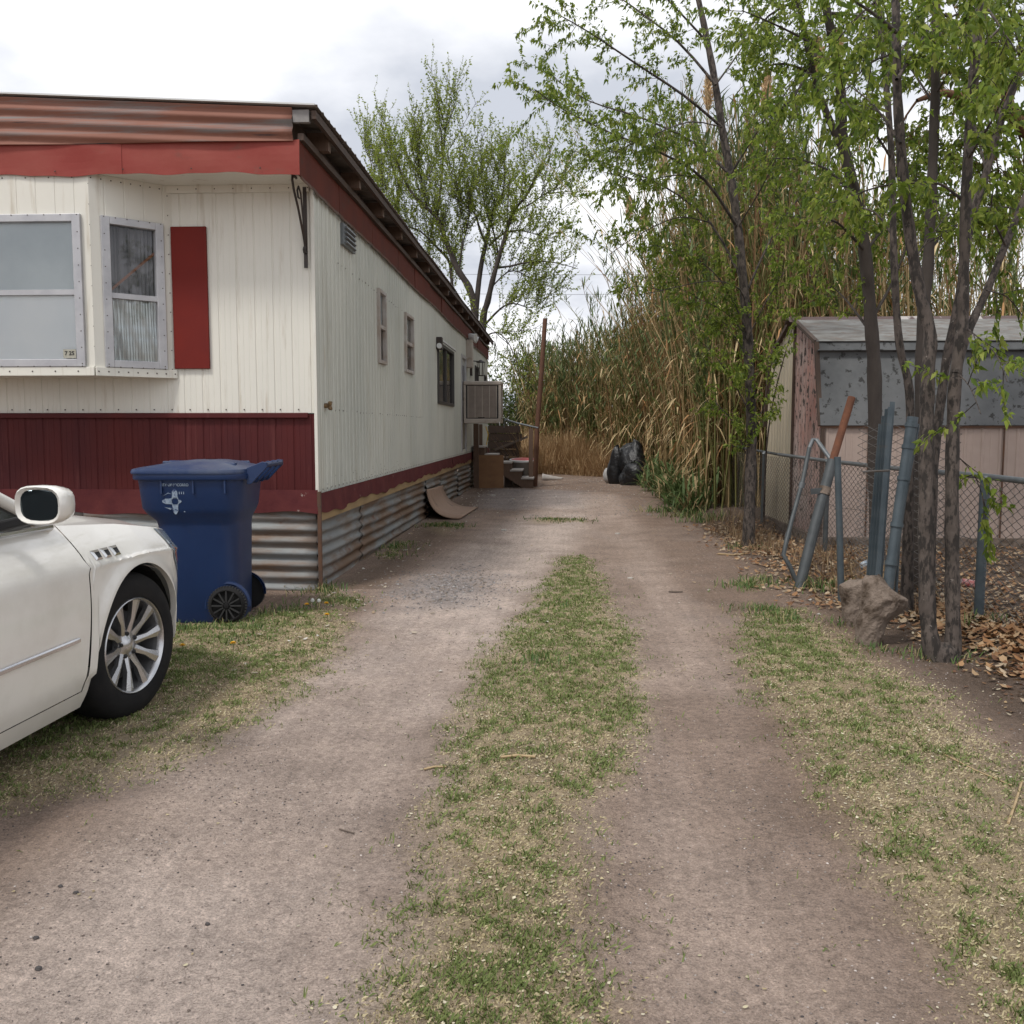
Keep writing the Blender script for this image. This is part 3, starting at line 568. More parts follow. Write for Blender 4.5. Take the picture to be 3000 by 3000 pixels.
MB().box(WX+.012, WX+.058, 7.5, WY1, 3.652, 3.705).build('eave_plate', M['rafter'], home)
MB().box(WX-.10, WX-.06, 7.5, WY1, 3.45, 3.87).build('eave_shade_board', M['rafter'], home)  # dark board added to stand for the shade in the gap under the roof
MB().box(-1.935, -1.90, 7.46, WY1+.1, 3.800, 3.862).build('eave_purlin', M['rafter'], home)
raf = None
for k, y in enumerate(np.arange(8.05, 27.2, 1.22)):
    if raf is None:
        raf = MB().box(WX-.05, -1.94, -.045, .045, 3.715, 3.86); raf.v = [(p[0], p[1]+y, p[2]) for p in raf.v]; raf = raf.build('rafter_tail', M['wood'], home); y_first = y
    else:
        c = raf.copy(); COL.objects.link(c); c.location = (0, y-y_first, 0)
# windows
def window(parent, O, S, Nn, w, h, mid, mf='alu', fw=.045, vert=False, back='blind', back2=None, name='window', proud=.03):
    O = Vector(O); S = Vector(S).normalized(); Nn = Vector(Nn).normalized(); U = Vector((0, 0, 1))
    P = lambda a, c_, d: O+S*a+U*c_+Nn*d
    def slab(b, a0, a1, c0, c1, d0, d1): return b.add([P(a0, c0, d0), P(a1, c0, d0), P(a1, c1, d0), P(a0, c1, d0), P(a0, c0, d1), P(a1, c0, d1), P(a1, c1, d1), P(a0, c1, d1)], [(3, 2, 1, 0), (4, 5, 6, 7), (0, 1, 5, 4), (1, 2, 6, 5), (2, 3, 7, 6), (3, 0, 4, 7)])
    b = MB()
    slab(b, -fw*.5, fw, -fw*.5, h+fw*.5, -.04, proud); slab(b, w-fw, w+fw*.5, -fw*.5, h+fw*.5, -.04, proud); slab(b, fw, w-fw, -fw*.5, fw*.8, -.04, proud*.95); slab(b, fw, w-fw, h-fw*.8, h+fw*.5, -.04, proud*.95)
    fr = b.build(name, M[mf], parent, bevel=.003)
    b = MB()
    if vert: slab(b, w*mid-.018, w*mid+.018, fw*.8, h-fw*.8, -.03, proud*.7)
    else: slab(b, fw, w-fw, h*mid-.02, h*mid+.022, -.03, proud*.7)
    b.build('meeting_rail', M[mf], fr)
    parts = [(fw, w*mid-.018, fw*.8, h-fw*.8), (w*mid+.018, w-fw, fw*.8, h-fw*.8)] if vert else [(fw, w-fw, fw*.8, h*mid-.02), (fw, w-fw, h*mid+.022, h-fw*.8)]
    for k, (a0, a1, c0, c1) in enumerate(parts):
        MB().add([P(a0, c0, -.010), P(a1, c0, -.010), P(a1, c1, -.010), P(a0, c1, -.010)], [(0, 1, 2, 3)]).build('pane', M['glass'], fr)
        kind = (back, back2 or back)[k]; b = MB()
        if kind == 'curtain':
            n = 40; b.grid([[P(a0+(a1-a0)*i/n, c0+(c1-c0)*t, -.07+.014*math.sin(i*1.3+math.sin(i*.7)*2)) for i in range(n+1)] for t in (0, 1)])
            b.build('curtain', M['curtain'], fr)
        elif kind == 'crinkle':
            n = 60; b.grid([[P(a0+(a1-a0)*i/n, c0+(c1-c0)*t/8, -.03+.004*math.sin(i*1.7)+.006*math.sin(t*1.1+i*.3)) for i in range(n+1)] for t in range(9)])
            b.build('plastic_sheet', M['crinkle'], fr, smooth=True)
        elif kind: slab(b, a0, a1, c0, c1, -.022, -.018).build('blind', M[kind], fr)
    return fr
# bay
bay = MB()
BA, BB, BC, BD = (-3.27, WY0), (-3.75, 7.49), (-5.40, 7.49), (-5.88, WY0)
def bayface(p, q, hole, b):
    p = Vector((*p, 0)); q = Vector((*q, 0)); Lg = (q-p).length; d = (q-p)/Lg
    A = sorted({0, hole[0], hole[1], Lg}|set(np.round(np.arange(.12, Lg, .157), 3))); Z = sorted({BAYZ0, hole[2], hole[3], 3.424}); n = len(A)
    nr = Vector((d.y, -d.x, 0))
    if nr.y > 0: nr = -nr
    V = []; Fs = []
    AA = []
    for a in A:
        AA += [(a, 0)] if (a in (0, Lg) or abs(a-hole[0]) < .02 or abs(a-hole[1]) < .02) else [(a-.006, 0), (a-.002, -.004), (a+.002, -.004), (a+.006, 0)]
    n = len(AA)
    for z in Z:
        for (a, dd) in AA: V.append(p+d*a+nr*dd+Vector((0, 0, z)))
    for i in range(len(Z)-1):
        for j in range(n-1):
            ca = (AA[j][0]+AA[j+1][0])/2; cz = (Z[i]+Z[i+1])/2
            if hole[0] < ca < hole[1] and hole[2] < cz < hole[3]: continue
            Fs.append((i*n+j, i*n+j+1, (i+1)*n+j+1, (i+1)*n+j))
    b.add(V, Fs); return d, nr
Ls = (Vector(BA)-Vector(BB)).length
dS, nS = bayface(BB, BA, (Ls*.15, Ls*.84, 1.92, 3.08), bay)
dF, nF = bayface(BC, BB, (.09, 1.65-.09, 1.92, 3.08), bay)
dL, nL = bayface(BD, BC, (Ls*.16, Ls*.85, 1.92, 3.08), bay)
bayo = bay.build('bay_window', M['siding'], home)
MB().prism([(*BA, BAYZ0), (*BB, BAYZ0), (*BC, BAYZ0), (*BD, BAYZ0)], (0, 0, .012)).build('bay_floor', M['siding'], bayo)
b = MB()
for p, q in ((BA, BB), (BB, BC), (BC, BD)):
    dd = (Vector(q)-Vector(p)).normalized(); nn = Vector((-dd.y, dd.x)); nn = nn if nn.y < 0 else -nn
    b.bar((*(Vector(p)+nn*.012), BAYZ0+.03), (*(Vector(q)+nn*.012), BAYZ0+.03), .020, .072)
b.build('bay_sill', M['siding'], bayo, bevel=.004)
window(bayo, (BB[0]+dS.x*Ls*.15, BB[1]+dS.y*Ls*.15, 1.92), dS, nS, Ls*.69, 1.16, .48, back='crinkle', back2='curtain')
window(bayo, (BC[0]+.09, BC[1], 1.92), dF, nF, 1.47, 1.16, .49, back='foil', back2='blind')
window(bayo, (BD[0]+dL.x*Ls*.16, BD[1]+dL.y*Ls*.16, 1.92), dL, nL, Ls*.69, 1.16, .48, back='foil', back2='curtain')
# reddish stick seen behind the side pane
MB().bar(Vector((BB[0], BB[1], 0))+dS*(Ls*.24)-nS*.03+Vector((0, 0, 2.53)), Vector((BB[0], BB[1], 0))+dS*(Ls*.78)-nS*.03+Vector((0, 0, 2.86)), .014, .020).build('sash_stop_rod', M['rustpipe'], bayo)
# small numbered card in the corner of the front pane
cardm = mat('card', (.40, .39, .33), (.33, .32, .26), 40, rough=.8); cx = BB[0]-.09-.045-.115
card = MB().box(cx, cx+.105, 7.471, 7.473, 1.965, 2.035).build('number_card', cardm, bayo)
def text(body, size, loc, rot, m_, parent, name, depth=.0008, bold=.0, sx=1):
    cu = bpy.data.curves.new(name, 'FONT'); cu.body = body; cu.size = size; cu.extrude = depth; cu.align_x = 'CENTER'; cu.align_y = 'CENTER'; cu.offset = bold
    tmp = bpy.data.objects.new('tmp', cu); COL.objects.link(tmp); dg = bpy.context.evaluated_depsgraph_get(); me = bpy.data.meshes.new_from_object(tmp.evaluated_get(dg)); me.name = name
    bpy.data.objects.remove(tmp); me.materials.clear(); me.materials.append(m_); mtx = Matrix.Translation(loc) @ rot.to_matrix().to_4x4() @ Matrix.Diagonal((sx, 1, 1, 1)); me.transform(mtx)
    off = ORG.get(parent.name, Vector((0, 0, 0))); me.transform(Matrix.Translation(-off)); o = link(name, me, parent); return o
from mathutils import Euler
M['ink'] = mat('black ink', (.03, .03, .03), rough=.8)
text('7 25', .045, Vector((cx+.052, 7.470, 2.003)), Euler((R(90), 0, 0)), M['ink'], card, 'lettering', bold=.001)
# shutter, bracket
MB().box(-3.275, -2.972, WY0-.028, WY0-.003, 1.906, 3.09).build('shutter', M['shutter'], home, bevel=.004)
bx_ = -2.125
br = MB().bar((bx_, 7.925, 2.74), (bx_, 7.925, 3.40), .03, .014, (0, 1, 0)).build('iron_bracket', M['black'], home)
b = MB(); b.tube([(bx_, 7.915, 2.90), (bx_, 7.86, 3.0), (bx_, 7.72, 3.18), (bx_, 7.60, 3.30), (bx_, 7.56, 3.37), (bx_, 7.58, 3.41), (bx_, 7.68, 3.41)], .011, 6)
b.tube([(bx_, 7.915, 2.92), (bx_, 7.88, 3.05), (bx_, 7.84, 3.2), (bx_, 7.80, 3.32), (bx_, 7.74, 3.36), (bx_, 7.70, 3.32), (bx_, 7.72, 3.27), (bx_, 7.76, 3.27)], .008, 6)
b.tube([(bx_, 7.91, 2.86), (bx_, 7.885, 2.86), (bx_, 7.875, 2.885), (bx_, 7.89, 2.905), (bx_, 7.91, 2.90)], .012, 6); b.build('scroll', M['black'], br, smooth=True)
# side windows, door, vent and fittings
for i, (a, c_, z0, z1) in enumerate(WIN):
    if i == 2: window(home, (WX, a, z0), (0, 1, 0), (1, 0, 0), c_-a, z1-z0, .5, 'bronze', .04, True, 'curtain', 'curtain', proud=.035)
    else: window(home, (WX, a, z0), (0, 1, 0), (1, 0, 0), c_-a, z1-z0, .5, 'brownframe' if i < 2 else 'bronze', .030, False, 'curtain', 'blind' if i == 0 else 'crinkle', proud=.035)
door = MB().box(WX-.05, WX-.012, 19.97, 20.83, .96, 2.90).build('door', mat('grey door', (.33, .34, .33), rough=.5), home)
MB().box(WX-.011, WX-.003, 20.15, 20.65, 2.0, 2.75).build('door_pane', M['curtain'], door); MB().tube([(WX-.012, 20.72, 1.9), (WX+.04, 20.72, 1.9)], .022, 10).build('door_handle', M['alu'], door)
b = MB().box(WX-.02, WX+.02, 19.90, 19.97, .9, 2.97).box(WX-.02, WX+.02, 20.83, 20.90, .9, 2.97).box(WX-.02, WX+.019, 19.97, 20.83, 2.90, 2.97); b.build('door_frame', M['alu'], home)
v = MB().box(WX, WX+.035, 8.95, 9.47, 3.13, 3.33).build('wall_vent', M['galv'], home, bevel=.004)
for k in range(4): MB().bar((WX+.04, 9.0, 3.16+.045*k), (WX+.04, 9.42, 3.16+.045*k), .02, .03, (1, 0, .5)).build('louvre', M['galv'], v)
MB().tube([(WX, 8.25, 1.60), (WX+.05, 8.25, 1.60)], .022, 8).tube([(WX+.05, 8.22, 1.57), (WX+.05, 8.28, 1.63)], .014, 6).tube([(WX+.05, 8.28, 1.57), (WX+.05, 8.22, 1.63)], .014, 6).build('pipe_stub', mat('brass stub', (.28, .19, .09), (.12, .07, .04), 30, rough=.6, metal=.3), home)
MB().box(WX, WX+.10, 15.86, 16.02, 2.72, 2.93).build('lamp_housing', M['black'], home, bevel=.01); MB().tube([(WX+.05, 15.94, 2.76), (WX+.06, 15.80, 2.78)], .045, 10).build('lamp_globe', M['flash'], home, smooth=True)
MB().bar((WX+.06, 16.0, 2.90), (WX+.06, 18.35, 2.90), .03, .03).build('awning_rail', M['flash'], home)
ln = MB().box(WX, WX+.05, 21.85, 22.0, 2.62, 2.98).build('wall_lantern', M['black'], home)
b = MB().bar((WX+.04, 21.92, 2.96), (WX+.26, 21.92, 2.94), .02, .02)
b.lathe([(.02, .10), (.11, .05), (.10, .04)], 8, Matrix.Translation((WX+.25, 21.92, 2.88)))
for k in range(6): t = k*math.pi/3; b.tube([(WX+.25+.085*math.cos(t), 21.92+.085*math.sin(t), 2.92), (WX+.25+.06*math.cos(t), 21.92+.06*math.sin(t), 2.62)], .007, 4)
b.lathe([(.065, 0), (.07, .02), (.01, .0)], 8, Matrix.Translation((WX+.25, 21.92, 2.61))); b.build('lantern_cage', M['black'], ln)
b = MB().tube([(WX+.06, 21.2, 3.45), (WX+.20, 21.15, 3.42)], [.07, .09], 10).tube([(WX+.06, 21.5, 3.45), (WX+.20, 21.55, 3.40)], [.06, .085], 10).box(WX+.02, WX+.09, 21.15, 21.6, 3.42, 3.5); b.build('flood_light', M['flash'], home)
MB().box(WX-.0, WX+.14, 20.95, 21.25, 2.75, 3.36).build('meter_box', M['cooler'], home, bevel=.01)
# screw heads: rows too many to pick apart
b = MB()
def screw(p, n_, r_=.006): 
    p = Vector(p); n_ = Vector(n_); a = n_.orthogonal().normalized(); c_ = n_.cross(a); b.add([p+a*r_, p+c_*r_, p-a*r_, p-c_*r_, p+n_*r_*.7], [(0, 1, 4), (1, 2, 4), (2, 3, 4), (3, 0, 4)])
for x in np.arange(-6.3, -2.1, .157): screw((x, WY0-.005, 1.56), (0, -1, 0), .008); 
for x in np.arange(-3.2, -2.1, .157): screw((x, WY0-.031, 3.395), (0, -1, 0), .007)
for y in np.arange(8.1, 27, .155): screw((WX+.01, y, .87), (1, 0, 0), .009)
for y in np.arange(8.45, 14.5, .155):
    if random.random() < .8: screw((WX+.011, y, 1.565+random.uniform(-.006, .006)), (1, 0, 0), random.uniform(.005, .012))
for y in np.arange(8.8, 13.5, .155):
    if random.random() < .85: screw((WX+.011, y, 2.93+random.uniform(-.008, .008)), (1, 0, 0), random.uniform(.006, .012))
for k in range(40): screw((WX+.010, random.uniform(8.2, 13), .87+abs(random.gauss(0, .06))), (1, 0, 0), .006)
for z in np.arange(1.9, 3.4, .16): screw((BA[0]-.02, WY0-.035, z), (0, -1, 0), .006); screw((BB[0]+.0, BB[1]-.004, z), (0, -1, 0), .004)
for t in np.linspace(.03, .97, 9): screw(Vector((BB[0]+(BA[0]-BB[0])*t, BB[1]+(BA[1]-BB[1])*t, BAYZ0+.03))+nS*.024, nS, .008); screw(Vector((BB[0]+(BA[0]-BB[0])*t, BB[1]+(BA[1]-BB[1])*t, 3.39))+nS*.002, nS, .007)
for x in np.arange(-5.4, -3.75, .19): screw((x, BB[1]-.024, BAYZ0+.03), (0, -1, 0), .008); screw((x, BB[1]-.003, 3.39), (0, -1, 0), .007)
for (a0, a1, P0, D0, NN) in ((Ls*.15, Ls*.84, BB, dS, nS), (.09, 1.56, BC, dF, nF)):
    Pf = lambda a, z: Vector((P0[0]+D0.x*a, P0[1]+D0.y*a, z))+NN*.031
    for z in np.arange(1.92, 3.09, .13): screw(Pf(a0, z), NN, .006); screw(Pf(a1, z), NN, .006)
    for a in np.linspace(a0, a1, 6 if a1 < 1 else 12): screw(Pf(a, 1.90), NN, .006); screw(Pf(a, 3.095), NN, .006)
for x in np.arange(-6.2, -2.1, .55): screw((x, 7.46, 3.42+random.uniform(0, .02)), (0, -1, 0), .008)
sc_ = b.build('screw_heads', mat('dark screw heads', (.06, .045, .035), rough=.7), home); sc_['kind'] = 'stuff'
# skirting sheets, each its own piece
def corr(name, fn, s0, s1, z0, z1, pitch, amp, ph, tear=0):
    n = max(12, int((s1-s0)/.12)); m = int((z1-z0)/pitch*10); S = np.linspace(s0, s1, n); rows = []
    for j in range(m+1):
        row = []
        for s in S:
            z = z0+(z1-z0)*j/m; env = min(1, (z1-z)/.14)           # crushed flat near the top
            row.append(fn(s, z, amp*env*math.cos(2*math.pi*((z+ph+.012*(s-s0))/pitch))+.006*math.sin(s*3+ph*9)))
        rows.append(row)
    return MB().grid(rows).build(name, M['skirt'], home, smooth=60, solid=.002)
cut = [WY0+.01, 9.8, 12.2, 14.6, 16.4, 19.2, 22.0, 24.6, WY1]
for k in range(8):
    ph = random.uniform(0, .1)
    corr('skirting_sheet', lambda s, z, d: (WX-.018+d+.010*(k % 2), s, z), cut[k]-(.03 if k else 0), cut[k+1]+.01, -.04, .615+random.uniform(-.015, .02), .104, .017, ph)
for k, (a, c_) in enumerate(((-6.35, -4.1), (-4.13, -2.08))): corr('skirting_sheet', lambda s, z, d: (s, WY0+.008-d-.01*k, z), a, c_, -.04, .70, .104, .017, .03+.04*k)
tb = [WY0-.02, 8.9, 10.9, 13.2, 15.3, 18.0, 21.0, 24.2, WY1]
for k in range(8):
    S = np.linspace(tb[k]+.003, tb[k+1]-.003, 26); b = MB(); o_ = random.uniform(0, .012)
    b.grid([[(WX+.014+o_+.012*t+.006*math.sin(s*6)*t, s, .845-(.175+.02*math.sin(s*2.3+k)+.01*math.sin(s*11))*t) for s in S] for t in (0, .3, .7, 1)]); b.build('skirting_trim', M['redtrim'], home, solid=.003)
MB().bar((WX+.008, WY0+.02, .645), (WX+.008, WY1, .645), .024, .085).build('skirting_rail', mat('raw lumber strip', (.36, .25, .12), (.28, .19, .10), 6, (1, .4, 1), rough=.8), home)
MB().box(WXL+.05, WX-.06, WY0+.06, WY1-.06, .0, .04).build('underfloor', M['rafter'], home)
MB().bar((WX+.02, WY0-.02, -.02), (WX+.02, WY0-.02, .86), .03, .03).build('corner_post', M['rustbrown'], home)
# ================================================================ CAR (local: x right, y forward, origin under the front axle)
M['paint'] = mat('white pearl car paint', (.78, .76, .71), rough=.32, coat=.8, spec=.5, stain=(.60, .57, .51), ssc=2.0, slo=.5, shi=.9)
M['chrome'] = mat('chrome', (.62, .63, .65), rough=.12, metal=1)
M['alloy'] = mat('bright alloy', (.60, .60, .61), (.50, .50, .51), 8, rough=.25, metal=.9)
M['rimdark'] = mat('rim with painted shade', (.085, .085, .087), rough=.5, metal=.4)  # barrel colour darkened to give the shade between the spokes
M['cardark'] = mat('dark plastic', (.012, .012, .013), rough=.6)
M['carglass'] = mat('tinted car glass', (.012, .015, .017), rough=.06, spec=.6)
M['mirrorglass'] = mat('mirror glass', (.10, .12, .13), rough=.05, metal=.9)
M['lens'] = mat('headlight lens', (.10, .13, .17), (.22, .26, .30), 6, rough=.08, spec=.7)
M['amber'] = mat('amber lens', (.42, .10, .025), rough=.15)
car = thing('parked_car', 'white sedan with chrome fender vents parked at left, front wheel turned', 'car', (-2.945, 4.42, -.002), R(-2.0), world=False)
AX, AR, AZ = 0.0, .398, .356
def wplan(y):
    w = .925
    if y > .28: w -= .5*((y-.28)/.7)**2.2
    if y < -3.2: w -= .22*((-3.2-y)/.95)**2.2
    return w
def ztop(y):          # shoulder edge: hood line / belt line
    return float(np.interp(y, [-4.15, -3.6, -2.9, -.5, 0, .4, .7, .95], [.93, .985, .99, .985, .945, .885, .825, .75]))
def zcrease(y): return float(np.interp(y, [-4.15, -.6, .1, .5, .95], [.80, .80, .80, .77, .68]))
def sx(y, z):
    w = wplan(y); zc = zcrease(y); d = 0
    if z > zc: d = -.16*((z-zc)/.2)**1.25-.01
    else: d = -.012*((zc-z)/.4)**2-.010*(1 if z < zc-.02 else (zc-z)/.02)+.012*math.exp(-((z-.60)/.18)**2)
    if z < .34: d -= .045*((.34-z)/.16)**1.5
    for c_ in (AX, -2.94):
        rr = math.hypot(y-c_, z-AZ); d += .022*math.exp(-((rr-AR)/.05)**2)*(1 if z > .3 else 0)
    return w+d
def zbot(y, sill=.19):
    z = sill
    for c_ in (AX, -2.94):
        if abs(y-c_) < AR: z = max(z, AZ+math.sqrt(AR*AR-(y-c_)**2))
    return z
def panel(name, ya, yb, zb, zt, parent, m_, ny=40, nz=22, both=True, gap=.004, sub=()):
    obs = []
    for sd in (1, -1) if both else (1,):
        rows = []
        for j in range(nz+1):
            t = j/nz; row = []
            for i in range(ny+1):
                s = i/ny; zn = .2+.75*t; y = ya(zn)+gap+(yb(zn)-gap-ya(zn)-gap)*s; z = zb(y)+(zt(y)-zb(y))*t
                row.append((sd*sx(y, z), y, z))
            rows.append(row)
        # roll the lower edge inwards for thickness
        rows.insert(0, [(sd*(abs(p[0])-.03), p[1], p[2]+.004) for p in rows[0]])
        o = MB().grid(rows).build(name, m_, parent, smooth=55); obs.append(o)
    return obs
yd = lambda z: -.445+.02*math.sin((z-.25)*3.2)-.012
K = lambda v: (lambda z: v)
fend = panel('front_fender', yd, K(.498), lambda y: zbot(y), ztop, car, M['paint'], 70, 30)
doors = panel('front_door', K(-1.62), yd, lambda y: .255, ztop, car, M['paint'], 30, 24)
panel('rear_door', K(-2.62), K(-1.62), lambda y: max(.255, zbot(y)), ztop, car, M['paint'], 40, 20)
panel('rear_quarter', K(-4.0), K(-2.62), zbot, ztop, car, M['paint'], 60, 22)
panel('rocker_panel', lambda z: -2.55, lambda z: -.40, lambda y: .165, lambda y: .250, car, M['paint'], 20, 4)
# front bumper and lamps wrap round the nose
def nose_pt(t, z, grow=0):      # t: 0 right side (y=.50) .. .5 centre .. 1 left side
    a = abs(t-.5)*2; th_ = 1-a; sg_ = 1 if t < .5 else -1
    if th_ < .55: y = .498+.442*(th_/.55); x_ = wplan(y)
    else: x0 = wplan(.94); x_ = x0*(1-(th_-.55)/.45); y = .94+.07*(1-(x_/x0)**2)
    x_ += (sx(.498, z)-wplan(.498))*max(0, 1-th_*1.6)
    ins = .18*((z-.62)/.2)**1.2 if z > .62 else (.10*((.35-z)/.15) if z < .35 else 0)
    return (sg_*max(x_+grow, .0005), y-ins*min(1, th_*1.5)+grow*.5, z)
def nose(name, t0, t1, z0, z1, m_, nt=40, nz=10, grow=0, zt=None):
    rows = []
    for j in range(nz+1):
        row = []
        for i in range(nt+1):
            t = t0+(t1-t0)*i/nt; a = abs(t-.5)*2; top = z1 if zt is None else zt(a); row.append(nose_pt(t, z0+(top-z0)*j/nz, grow))
        rows.append(row)
    return MB().grid(rows).build(name, m_, car, smooth=55)
# match the fender section at its front end so the joint is clean
xe = [(sx(.556, .2+.6*k/10), .2+.6*k/10) for k in range(11)]
nose('front_bumper', 0, 1, .20, .600, M['paint']); nose('grille', .33, .67, .60, .74, M['cardark'])
g_ = MB()
for k in range(11): t = .35+.03*k; p = nose_pt(t, .61, .01); q = nose_pt(t, .73, .01); g_.bar(p, q, .008, .016)
g_.build('grille_bars', M['chrome'], car)
for t0, t1 in ((.0, .30), (.70, 1.0)):
    hl = nose('headlight', t0, t1, .606, .79, M['lens'], 20, 8, zt=lambda a: .72+.135*a)
    s0 = (.03, .09) if t0 == 0 else (.91, .97)
    am = nose('turn_signal', s0[0], s0[1], .66, .74, M['amber'], 8, 4, grow=.003); am.parent = hl
for sd in (1, -1):          # lamp wraps back onto the fender
    def lens(f0, f1, z0, z1, g0, nm, m_, par):
        rows = []
        for j in range(9):
            row = []
            for i in range(13):
                s = i/12; y = .30+.20*s; t = z0+(z1-z0)*j/8; zt_ = ztop(y)-.004; zb_ = .60+.10*(1-s); yl = .33+.10*(1-t)
                y = yl+(.502-yl)*(f0+(f1-f0)*s); z = zb_+(ztop(y)-.006-zb_)*t; row.append((sd*(sx(y, z)+g0), y, z))
            rows.append(row)
        return MB().grid(rows).build(nm, m_, par, smooth=50)
    hl2 = lens(0, 1, 0, 1, .004, 'headlight', M['lens'], car); lens(.35, .85, .30, .55, .006, 'turn_signal', M['amber'], hl2)
# hood: from fender edge to fender edge
rows = []
for i in range(25):
    y = -.52+i*(.93+.52)/24; w_ = abs(sx(y, ztop(y)))-.006 if y < .5 else min(abs(sx(.5, ztop(.5)))-.006, wplan(min(y+.05, .95))-.10)
    row = []
    for k in range(25):
        a = -1+2*k/24; z = ztop(y)+.055*(1-abs(a)**2.2)*(1-.3*max(0, y))+.018*math.exp(-((abs(a)-.72)/.09)**2); row.append((a*w_, y+.04*(1-a*a)*max(0, y), z-.002))
    rows.append(row)
MB().grid(rows).build('hood', M['paint'], car, smooth=60)
# inner body, floor, wheel wells
MB().box(-.80, .80, -4.0, -.55, .17, .24).box(-.50, .50, -.55, .55, .17, .60).box(-.56, .56, .35, .62, .20, .70).build('underbody', M['cardark'], car)
for c_ in (AX, -2.94):
    for sd in (1, -1):
        b = MB(); A = [math.pi*k/16 for k in range(17)]
        b.grid([[(sd*x_, c_+(AR+.004)*math.cos(a), AZ-.04+(AR+.004)*math.sin(a)+.03) for a in A] for x_ in (.52, .895)])
        b.add([(sd*.52, c_, AZ)]+[(sd*.52, c_+AR*math.cos(a), AZ-.04+AR*math.sin(a)+.03) for a in A], [(0, k, k+1) for k in range(1, 17)])
        b.build('wheel_well', M['cardark'], car)
# greenhouse
def gh(y, a):        # a 0 belt .. 1 roof edge ; half width
    return (.775, .60)[0]*(1-a)+.60*a
roofy = [(-.50, .985), (-1.32, 1.40), (-1.8, 1.47), (-2.4, 1.455), (-2.85, 1.37), (-3.55, 1.0)]
rows = []
for i in range(41):
    t = i/40*5; k = min(int(t), 4); f = t-k; y = roofy[k][0]*(1-f)+roofy[k+1][0]*f; z = roofy[k][1]*(1-f)+roofy[k+1][1]*f
    wt = .775-.175*min(1, (z-.985)/.45)
    rows.append([(wt*a, y+.07*(1-a*a)*(1 if i < 16 else -.6 if i > 32 else 0), z+.03*(1-a*a)) for a in np.linspace(-1, 1, 15)])
MB().grid(rows[:9]).build('windshield', M['carglass'], car, smooth=60); MB().grid(rows[8:33]).build('roof', M['paint'], car, smooth=60); MB().grid(rows[32:]).build('rear_window', M['carglass'], car, smooth=60)
for sd in (1, -1):
    def sg(ya, yb, nm):
        rr = []
        for j in range(7):
            a = j/6; row = []
            for i in range(15):
                y = ya+(yb-ya)*i/14; zr = np.interp(-y, [p[0]*-1 for p in roofy], [p[1] for p in roofy])-.02; z = .975+(max(zr, .985)-.975)*a; row.append((sd*(.785-.165*min(1, (z-.975)/.47)), y, z))
            rr.append(row)
        return MB().grid(rr).build(nm, M['carglass'], car, smooth=60)
    sg(-1.58, -.62, 'front_side_window'); sg(-2.62, -1.66, 'rear_side_window')
    b = MB(); pts = [(sd*(.785-.165*min(1, (z-.985)/.45)), y, z) for y, z in roofy]; b.tube(pts, [.030]*6, 8); b.bar((sd*.775, -1.62, .97), (sd*.625, -1.62, 1.44), .09, .03, (sd, 0, 0)); b.build('roof_pillar', M['paint'], car, smooth=50)
    b = MB().tube([(sd*.805, -.52, .985), (sd*.80, -1.6, .99), (sd*.80, -2.7, .995)], .012, 6); b.build('belt_moulding', M['chrome'], car, smooth=True)
    # mirror
    mr_ = thing('tmp', '', '', world=False); bpy.data.objects.remove(mr_)
    rows = []
    for j, (yy, s_) in enumerate(((-.985, .93), (-.975, 1.0), (-.93, 1.0), (-.87, .88), (-.82, .60), (-.79, .18))):
        row = []
        for k in range(20):
            t = 2*math.pi*k/20; c0, s0_ = math.cos(t), math.sin(t); e_ = .68; row.append((sd*(1.035+.108*s_*math.copysign(abs(c0)**e_, c0)), yy-(.02*c0), 1.115+.074*s_*math.copysign(abs(s0_)**e_, s0_)))
        rows.append(row)
    mo = MB().grid(rows, True).build('side_mirror', M['paint'], car, smooth=60)
    n_ = len(rows[0]); MB().add([(sd*1.035+(p[0]-sd*1.035)*.86, p[1]+.012, 1.115+(p[2]-1.115)*.84) for p in rows[0]], [tuple(range(n_))]).build('mirror_glass', M['mirrorglass'], mo)
    MB().add([(sd*1.035+(p[0]-sd*1.035)*q, p[1]+dy_, 1.115+(p[2]-1.115)*q) for q, dy_ in ((1.0, 0), (.85, .014)) for p in rows[0]], [(k, (k+1) % n_, n_+(k+1) % n_, n_+k) for k in range(n_)]).build('mirror_bezel', M['paint'], mo, smooth=True)
    MB().bar((sd*.80, -.86, 1.02), (sd*1.04, -.90, 1.075), .075, .04).build('mirror_arm', M['cardark'], mo, bevel=.01)
    # chrome door strip, handle, fender vents
    b = MB(); ys_ = np.linspace(-2.55, -.54, 30); b.grid([[(sd*(sx(y, .50+dz)+.004+.008*(abs(dz) < .008)), y, .50+dz) for y in ys_] for dz in (-.012, -.007, 0, .007, .012)]); b.build('door_strip', M['chrome'], car)
    for k in range(3):
        y0 = -.325+.080*k; zz = .838; z0, z1 = zz-.020, zz+.022
        def q(y, z, g_=.0): return (sd*(sx(y, z)+g_), y, z)
        o_ = [(y0-.036+.008, z0), (y0+.028, z0), (y0+.036, z1), (y0-.036, z1)]; i_ = [(y0-.016, z0+.010), (y0+.016, z0+.010), (y0+.020, z1-.008), (y0-.020, z1-.008)]
        V = [q(y, z, .003) for y, z in o_]+[q(y, z, .010) for y, z in i_]+[q(y, z, -.004) for y, z in i_]
        vt = MB().add(V, [(k_, (k_+1) % 4, 4+(k_+1) % 4, 4+k_) for k_ in range(4)]+[(4+k_, 4+(k_+1) % 4, 8+(k_+1) % 4, 8+k_) for k_ in range(4)]).build('fender_vent', M['chrome'], car)
        MB().add([q(y, z, .0055) for y, z in i_], [(0, 1, 2, 3)]).build('vent_insert', M['cardark'], vt)
